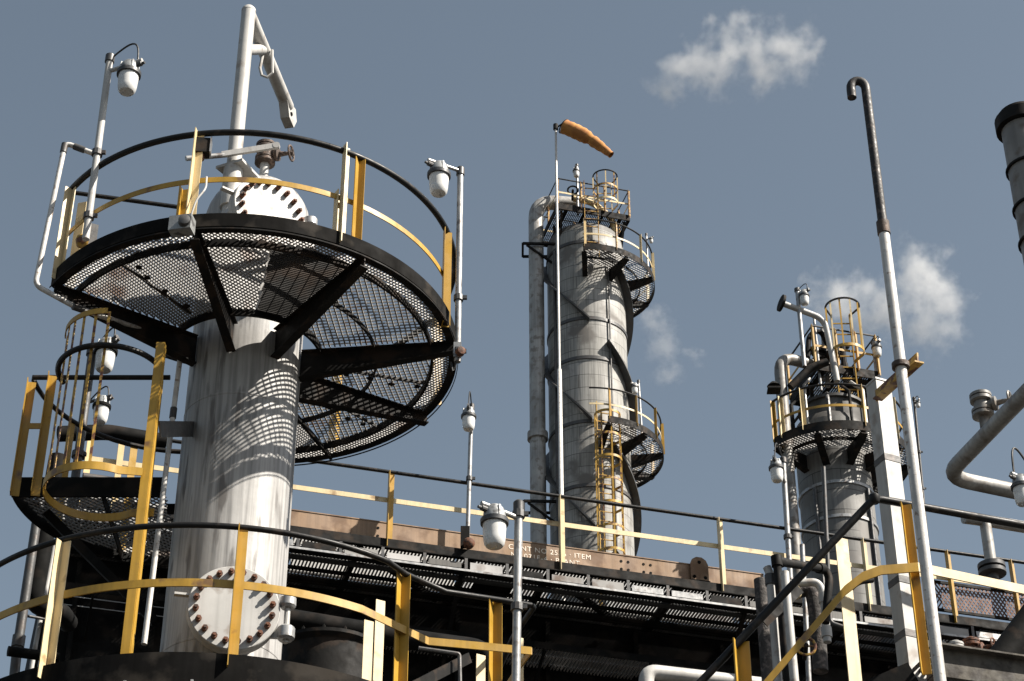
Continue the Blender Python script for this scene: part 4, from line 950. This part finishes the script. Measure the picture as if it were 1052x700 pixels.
pipe('riser_pipe', 'slim grey riser pipe tucked behind the bright white riser', [P(824, 560, 21), P(832, 720, 21)], .03, 'galv', .05, collars=((0, .3), (0, .6)), cmat='dark')
pipe('riser_pipe', 'thin dark riser pipe in front of the shorter tower above the valve wheel', [P(846, 480, 24.6), P(853, 640, 24.6), P(868, 645, 24.6)], .03, 'galvdark', .06, collars=((0, .5),))
pipe('bent_pipe', 'black pipe stub curving up behind the cream sloping-stair post', [P(868, 612, 21), P(880, 598, 21), P(896, 596, 21.1)], .035, 'dark', .1)
# rusty screen and fittings on the right catwalk
T = Thing('mesh_screen', 'reddish open mesh screen standing along the catwalk at far right', 'screen', cw(955, HD+.2, .12))
g = MB(); p0, p1 = cw(955, HD+.2, .12), cw(1120, HD+.2, .12); ww = (p1-p0).length; hh = .4
i = 0
while i*.062 < ww:
    for sgn in (1, -1):
        a = p0+cd*(i*.062)+V((0, 0, 0 if sgn > 0 else hh)); b = p0+cd*(i*.062+hh*.7)+V((0, 0, hh if sgn > 0 else 0)); g.bar(a+cn*.002*sgn, b+cn*.002*sgn, .02, .012, cn, False)
    i += 1
T.part('mesh', g, M['honey'], smooth=0)
T.part('frame', MB().bar(p0+V((0, 0, -.02)), p1+V((0, 0, -.02)), .03, .04).bar(p0+V((0, 0, hh+.02)), p1+V((0, 0, hh+.02)), .03, .04), M['dark'])
p0, p1 = cw(790, HD+.02, .45), cw(1120, HD+.02, .45)
single('toe_board', MB().bar(p0, p1, .02, .16), M['dark'], 'dark toe board at the right half of the catwalk', 'board')
# T branch pipe
pipe('branch_pipe', 'pale horizontal pipe with a flanged down branch behind the right handrail', [P(990, 532, 25.5), P(1012, 535, 25.6), P(1090, 548, 26)], .085, 'palepipe', .05, 18)
tp = [o for o in bpy.data.objects if o.name.startswith('branch_pipe')][0]
Tb = Thing.__new__(Thing); Tb.o = tp; Tb.loc = V(tp.location)
p = P(1012, 537, 25.6); zb_ = P(1015, 583, 25.6).z
Tb.part('branch', MB().tube([p, (p.x, p.y, zb_)], .08, 18), M['palepipe'])
Tb.part('branch_flange', MB().lathe((p.x, p.y, zb_), (0, 0, -1), [(-.05, .11), (-.04, .19), (.02, .19), (.025, .12), (.05, .12), (.055, .19), (.11, .19), (.115, .08), (.2, .075)], 22), M['galvdark'])
# big elbow pipe
hb = PZ(976, 490, 11.9)
pA = PZ(1085, 372, 11.9); pB = PZ(1085, 514, 11.9)
T = pipe('elbow_pipe', 'large grey pipe with a wide elbow entering at the right edge', [pA, hb+V((-.05, 0, 0)), pB], .088, 'palepipe', .3, 28)
for t in (.8,): pass
vp = PZ(1013, 446, 11.9)
gate_valve('grey flanged valve standing on the big elbow pipe at right', V((vp.x, vp.y, P(1012, 429, vp.y).z)), .95, V((.9, -.5, 0)), 'greypipe', .14)
lamp_post('white jar lamp cut by the right edge of the frame below the elbow', P(1062, 486, 14.5), P(1073, 640, 14.5), P(1049, 500, 14.4), .7, .03, loop=.16)
# small valves low on the right
gate_valve('small rusty flanged valve under the far right catwalk', cw(1000, HD-.75, -.25), 1.0, V((.8, -.6, 0)), 'rust', .3)
gate_valve('small white flanged valve under the far right catwalk', cw(984, HD-.8, -.25), .9, V((-.8, -.6, 0)), 'white', .3)
p0, p1 = P(1000, 716, 21), P(1075, 615, 21)
pipe('header_pipe', 'fat dark sloping pipe in the lower right corner', [p0, p1], .16, 'dark', .1, 18)
single('floor_beam', MB().bar(P(947, 678, 17), P(1090, 700, 17.3), .2, .3), M['beam'], 'dark floor beam under the right catwalk above the stair platform', 'beam')
# lagged vessel at the top right
VX = P(1052, 180, 14.5)
T = Thing('lagged_stack', 'fat grey lagged stack with dark banded cap at the top right edge', 'stack', (VX.x+.06, 14.5, 0))
vt = P(1046, 132, 14.5).z; vx = VX.x+.06
T.part('shell', MB().lathe((vx, 14.5, 0), (0, 0, 1), [(0, .19), (vt, .19)], 32), M['greypipe'])
T.part('cap', MB().lathe((vx, 14.5, vt), (0, 0, 1), [(-.03, .195), (-.02, .235), (.1, .235), (.11, .21), (.15, .2), (.2, .14), (.22, .02)], 28), M['dark'])
for py in (175, 215, 250):
    z = P(1046, py, 14.5).z; T.part('band', MB().lathe((vx, 14.5, z), (0, 0, 1), [(-.012, .192), (-.01, .212), (.01, .212), (.012, .192)], 28, False), M['dark'])

# ------------------------------------------------------------------ clouds
def cloud(label, px, py, wpx, hpx, blobs, dens, seed, dist=900., amp=1.5, thr=.55):
    c = P(px, py, dist); sc = (c-V((0, 0, EYE))).length/F
    m = bpy.data.materials.new('cloud_vapour'); m.use_nodes = True; n = m.node_tree.nodes; L = m.node_tree.links
    n.remove(n['Principled BSDF']); pv = n.new('ShaderNodeVolumePrincipled'); L.new(pv.outputs[0], n['Material Output'].inputs['Volume'])
    pv.inputs['Color'].default_value = (.98, .98, .98, 1); pv.inputs['Anisotropy'].default_value = -.25
    def mth(op, a, b=None):
        x = n.new('ShaderNodeMath'); x.operation = op
        for k, v in enumerate((a, b)):
            if v is None: continue
            if isinstance(v, (int, float)): x.inputs[k].default_value = v
            else: L.new(v, x.inputs[k])
        return x.outputs[0]
    tc = n.new('ShaderNodeTexCoord')
    mp = n.new('ShaderNodeMapping'); mp.inputs['Location'].default_value = (seed*31.7, seed*11.1, seed*7.7); L.new(tc.outputs['Object'], mp.inputs[0])
    def noise(scale, det, rough):
        t = n.new('ShaderNodeTexNoise'); t.inputs['Scale'].default_value = scale/(wpx*sc); t.inputs['Detail'].default_value = det; t.inputs['Roughness'].default_value = rough
        L.new(mp.outputs[0], t.inputs['Vector']); return t
    wr = noise(4, 3, .6)
    vs = n.new('ShaderNodeVectorMath'); vs.operation = 'SUBTRACT'; L.new(wr.outputs['Color'], vs.inputs[0]); vs.inputs[1].default_value = (.5, .5, .5)
    vk = n.new('ShaderNodeVectorMath'); vk.operation = 'SCALE'; L.new(vs.outputs[0], vk.inputs[0]); vk.inputs['Scale'].default_value = .55*wpx*sc
    va = n.new('ShaderNodeVectorMath'); va.operation = 'ADD'; L.new(tc.outputs['Object'], va.inputs[0]); L.new(vk.outputs[0], va.inputs[1])
    acc = None
    for bx, by, bz, br in blobs:
        sub = n.new('ShaderNodeVectorMath'); sub.operation = 'DISTANCE'; L.new(va.outputs[0], sub.inputs[0]); sub.inputs[1].default_value = (bx*wpx*sc, bz*hpx*sc*.8, by*hpx*sc)
        f = mth('MAXIMUM', mth('SUBTRACT', 1, mth('DIVIDE', sub.outputs['Value'], br*wpx*sc)), -.6)
        acc = f if acc is None else mth('MAXIMUM', acc, f)
    fine = noise(9, 8, .68)
    tot = mth('ADD', acc, mth('MULTIPLY', mth('SUBTRACT', fine.outputs['Fac'], .5), amp))
    r2 = n.new('ShaderNodeMapRange'); r2.interpolation_type = 'SMOOTHSTEP'; L.new(tot, r2.inputs[0]); r2.inputs[1].default_value = thr-.45; r2.inputs[2].default_value = thr+.5; r2.inputs[3].default_value = 0; r2.inputs[4].default_value = dens/(wpx*sc)
    L.new(r2.outputs[0], pv.inputs['Density'])
    mb = MB()
    k = hpx/wpx
    mb.lathe((0, 0, -.75*hpx*sc), (0, 0, 1), [(0, .05*wpx*sc), (.25*hpx*sc, .55*wpx*sc), (.75*hpx*sc, .72*wpx*sc), (1.25*hpx*sc, .55*wpx*sc), (1.5*hpx*sc, .05*wpx*sc)], 24)
    me = mb.mesh('cloud'); o = bpy.data.objects.new('cloud', me); C.objects.link(o); o.location = c; me.materials.append(m)
    o['label'] = label; o['category'] = 'cloud'; o['group'] = 'clouds'
cloud('small white cloud high in the sky right of the windsock', 766, 60, 180, 105, [(-.4, -.28, 0, .13), (-.24, -.12, 0, .2), (-.1, .1, 0, .2), (-.1, .34, 0, .13), (.1, .02, 0, .22), (.28, .12, 0, .2), (.4, .14, 0, .13)], 4.6, 1, thr=.56, amp=1.9)
cloud('puffy cloud behind the top of the shorter right tower', 922, 305, 150, 140, [(-.4, -.02, 0, .24), (-.1, -.08, 0, .28), (.18, .3, 0, .22), (.2, .0, 0, .28), (.22, -.3, 0, .24)], 4.4, 2, thr=.56, amp=1.9)
cloud('faint wisp of cloud right of the tall tower', 682, 355, 80, 110, [(-.1, .28, 0, .25), (.0, 0, 0, .3), (.05, -.3, 0, .22), (.35, -.1, 0, .15)], 1.1, 3, thr=.5, amp=1.9)
